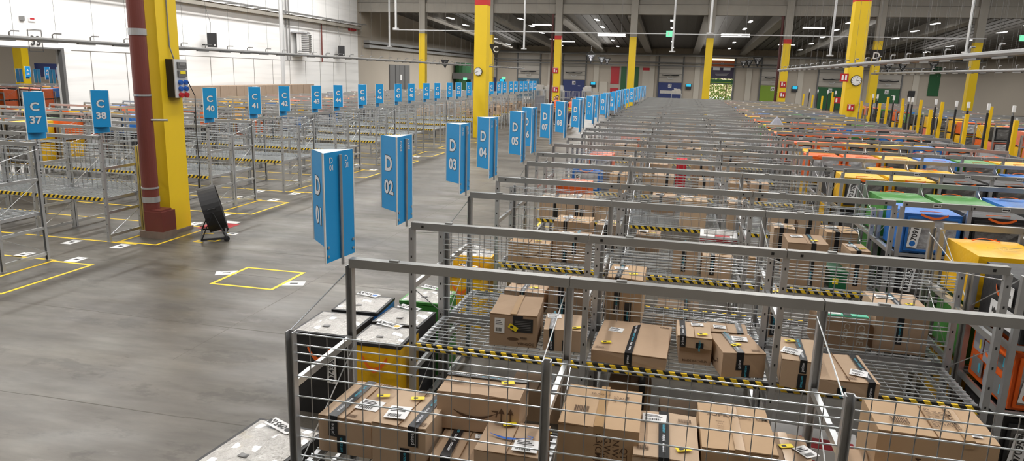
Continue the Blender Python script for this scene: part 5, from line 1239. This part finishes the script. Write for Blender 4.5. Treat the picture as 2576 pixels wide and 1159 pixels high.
# ------------------------------------------------------------------ people
def skin_mesh(name, joints, bones, m, sub=1):
    me = bpy.data.meshes.new(name); me.from_pydata([j[0] for j in joints], bones, [])
    o = bpy.data.objects.new(name, me); COL.objects.link(o)
    md = o.modifiers.new('skin', 'SKIN'); md.use_smooth_shade = True
    for sv, j in zip(me.skin_vertices[0].data, joints): sv.radius = (j[1], j[2] if len(j) > 2 else j[1])
    me.skin_vertices[0].data[0].use_root = True
    s = o.modifiers.new('sub', 'SUBSURF'); s.levels = s.render_levels = sub
    dg = bpy.context.evaluated_depsgraph_get(); dg.update()
    out = bpy.data.meshes.new_from_object(o.evaluated_get(dg)); bpy.data.objects.remove(o)
    out.materials.clear(); out.materials.append(M[m])
    for p in out.polygons: p.material_index = 0; p.use_smooth = True
    return out
def person(x, y, rz, h, label, hair='hair', stride=.22, vest='vest', trousers='trous', longhair=False, beard=False):
    t = thing('person', label, 'person', (x, y, 0), rz, 'people in safety vests'); s = h/1.75
    V = lambda a, b, c: (a*s, b*s, c*s)
    J = [(V(0, 0, .95), .13*s, .10*s), (V(0, .0, 1.15), .135*s, .10*s), (V(0, .0, 1.38), .17*s, .11*s), (V(0, -.01, 1.48), .06*s), (V(0, -.02, 1.54), .055*s), (V(0, -.03, 1.62), .085*s, .10*s), (V(0, -.03, 1.71), .07*s, .085*s)]
    Bn = [(i, i+1) for i in range(6)]
    for sg in (-1, 1):
        i = len(J); st = stride*sg
        J += [(V(sg*.10, 0, .88), .095*s), (V(sg*.10, -st*.55, .50), .065*s), (V(sg*.10, -st*.75+.06*abs(st), .10), .042*s), (V(sg*.10, -st*.75-.14, .035), .032*s)]
        Bn += [(0, i), (i, i+1), (i+1, i+2), (i+2, i+3)]
        k = len(J)
        J += [(V(sg*.21, .0, 1.40), .06*s), (V(sg*.27, .03+st*.3, 1.14), .045*s), (V(sg*.27, -.08+st*.55, .90), .034*s), (V(sg*.265, -.10+st*.6, .84), .034*s, .02*s)]
        Bn += [(2, k), (k, k+1), (k+1, k+2), (k+2, k+3)]
        for f, (dx, dy, dz) in enumerate(((-.025, -.03, -.075), (-.008, -.02, -.09), (.008, -.01, -.088), (.024, .0, -.075), (-sg*.05, -.05, -.03))):
            q = len(J); bx_, by_, bz_ = sg*.265, -.10+st*.6, .84
            J.append((V(bx_+dx*.6, by_+dy, bz_+dz), .009*s)); Bn.append((k+3, q))
    body = obj('body', skin_mesh('body', J, Bn, 'skin', 1), t)
    T_ = [(V(0, 0, .86), .17*s, .135*s), (V(0, 0, 1.1), .175*s, .14*s), (V(0, 0, 1.30), .215*s, .155*s), (V(0, -.0, 1.43), .20*s, .13*s), (V(0, -.005, 1.50), .09*s, .085*s)]
    obj('safety_vest', skin_mesh('vest', T_, [(0, 1), (1, 2), (2, 3), (3, 4)], vest, 1), t, 'orange safety vest')
    b = MB()
    for z in (.98, 1.1): b.path([V(.19*math.cos(a*PI/8), .15*math.sin(a*PI/8), z) for a in range(17)], .02*s, 4)
    obj('reflective_band', b.mesh('reflective_band', ['vest_y']), t, 'yellow reflective band')
    sl = []; sb = []
    for sg in (-1, 1):
        k = len(sl); st = stride*sg; sl += [(V(sg*.19, 0, 1.41), .085*s), (V(sg*.272, .03+st*.3, 1.14), .055*s), (V(sg*.272, -.05+st*.45, .98), .045*s)]; sb += [(k, k+1), (k+1, k+2)]
        obj('sleeve', skin_mesh('sleeve', sl[k:], [(0, 1), (1, 2)], trousers, 1), t)
    for sg in (-1, 1):
        st = stride*sg
        obj('trouser_leg', skin_mesh('trouser_leg', [(V(sg*.075, 0, .93), .115*s), (V(sg*.10, -st*.55, .50), .082*s), (V(sg*.10, -st*.75+.06*abs(st), .11), .062*s)], [(0, 1), (1, 2)], trousers, 1), t)
        obj('shoe', MB().box(sg*.1*s-.05*s, sg*.1*s+.05*s, (-st*.75-.2)*s, (-st*.75+.09)*s, 0, .08*s).mesh('shoe', ['black']), t)
    hj = [(V(0, .015, 1.60), .09*s), (V(0, .0, 1.69), .098*s), (V(0, -.02, 1.745), .075*s)]
    if longhair: hj = [(V(0, .07, 1.45), .06*s)]+hj
    obj('hair', skin_mesh('hair', hj, [(i, i+1) for i in range(len(hj)-1)], hair, 1), t)
    b = MB()
    for sg in (-1, 1): b.box(sg*.034*s-.009*s, sg*.034*s+.009*s, -.128*s, -.116*s, 1.640*s, 1.649*s, 0)
    b.box(-.012*s, .012*s, -.15*s, -.115*s, 1.60*s, 1.635*s, 1); b.box(-.03*s, .03*s, -.135*s, -.115*s, 1.57*s, 1.58*s, 2)
    if beard: b.box(-.05*s, .05*s, -.128*s, -.06*s, 1.52*s, 1.565*s, 0)
    obj('face', b.mesh('face', ['hair', 'skin', 'red']), t)
    return t
person(-6.80, 42.0, .12, 1.82, 'person with a light beard in an orange vest and black trousers walking', beard=True)
p = at(1394, 290, Y=43.2)
person(p.x, 43.2, .05, 1.70, 'person with dark tied hair in an orange vest behind the walking one', longhair=True, stride=.12)
p = at(1436, 290, Y=42.3)
person(p.x, 42.3, .3, 1.72, 'person in an orange vest half hidden behind the D-08 sign', trousers='navyfab', stride=.15)

# ------------------------------------------------------------------ light
def area(name, loc, sx, sy, power, col=(1, .975, .94)):
    l = bpy.data.lights.new(name, 'AREA'); l.shape = 'RECTANGLE'; l.size = sx; l.size_y = sy; l.energy = power; l.color = col
    o = bpy.data.objects.new(name, l); COL.objects.link(o); o.location = loc; return o
for k, x in enumerate((-20.5, -12.5, -4.5, 3.5, 11.5, 19.5)):
    area('hall_strip_light', (x, 24, 10.2), .5, 50, (9000, 5300, 4600, 4400, 4200, 4200)[k])
for k, x in enumerate((-19, -8, 3, 14, 25, 36)):
    area('dock_strip_light', (x, 70, 5.75), .4, 28, 4200 if k == 0 else 2500)
    area('dock_roof_fill', (x, 70, 5.8), .4, 28, 330).rotation_euler.x = PI  # added upward fill without a fixture, brightens the dock hall roof
area('neighbour_hall_light', (-36, 34, 8), 1, 24, 8500)
sun = bpy.data.lights.new('sun', 'SUN'); sun.energy = 14; sun.angle = .02; so = bpy.data.objects.new('sun', sun); COL.objects.link(so); so.rotation_euler = (math.radians(-50), 0, 0)
wd = bpy.data.worlds.new('world'); SC.world = wd; wd.use_nodes = True
sky = wd.node_tree.nodes.new('ShaderNodeTexSky'); sky.sky_type = 'NISHITA'; sky.sun_disc = False; sky.sun_elevation = .8
wd.node_tree.links.new(sky.outputs['Color'], wd.node_tree.nodes['Background'].inputs['Color']); wd.node_tree.nodes['Background'].inputs['Strength'].default_value = .35
SC.view_settings.view_transform = 'Standard'; SC.view_settings.look = 'None'; SC.view_settings.gamma = 1; SC.view_settings.use_curve_mapping = False
SC.view_settings.exposure = -0.98
SC.cycles.max_bounces = 5; SC.cycles.diffuse_bounces = 3; SC.cycles.glossy_bounces = 3; SC.cycles.transmission_bounces = 2
SC.cycles.caustics_reflective = False; SC.cycles.caustics_refractive = False; SC.cycles.sample_clamp_indirect = 6
SC.cycles.use_denoising = True
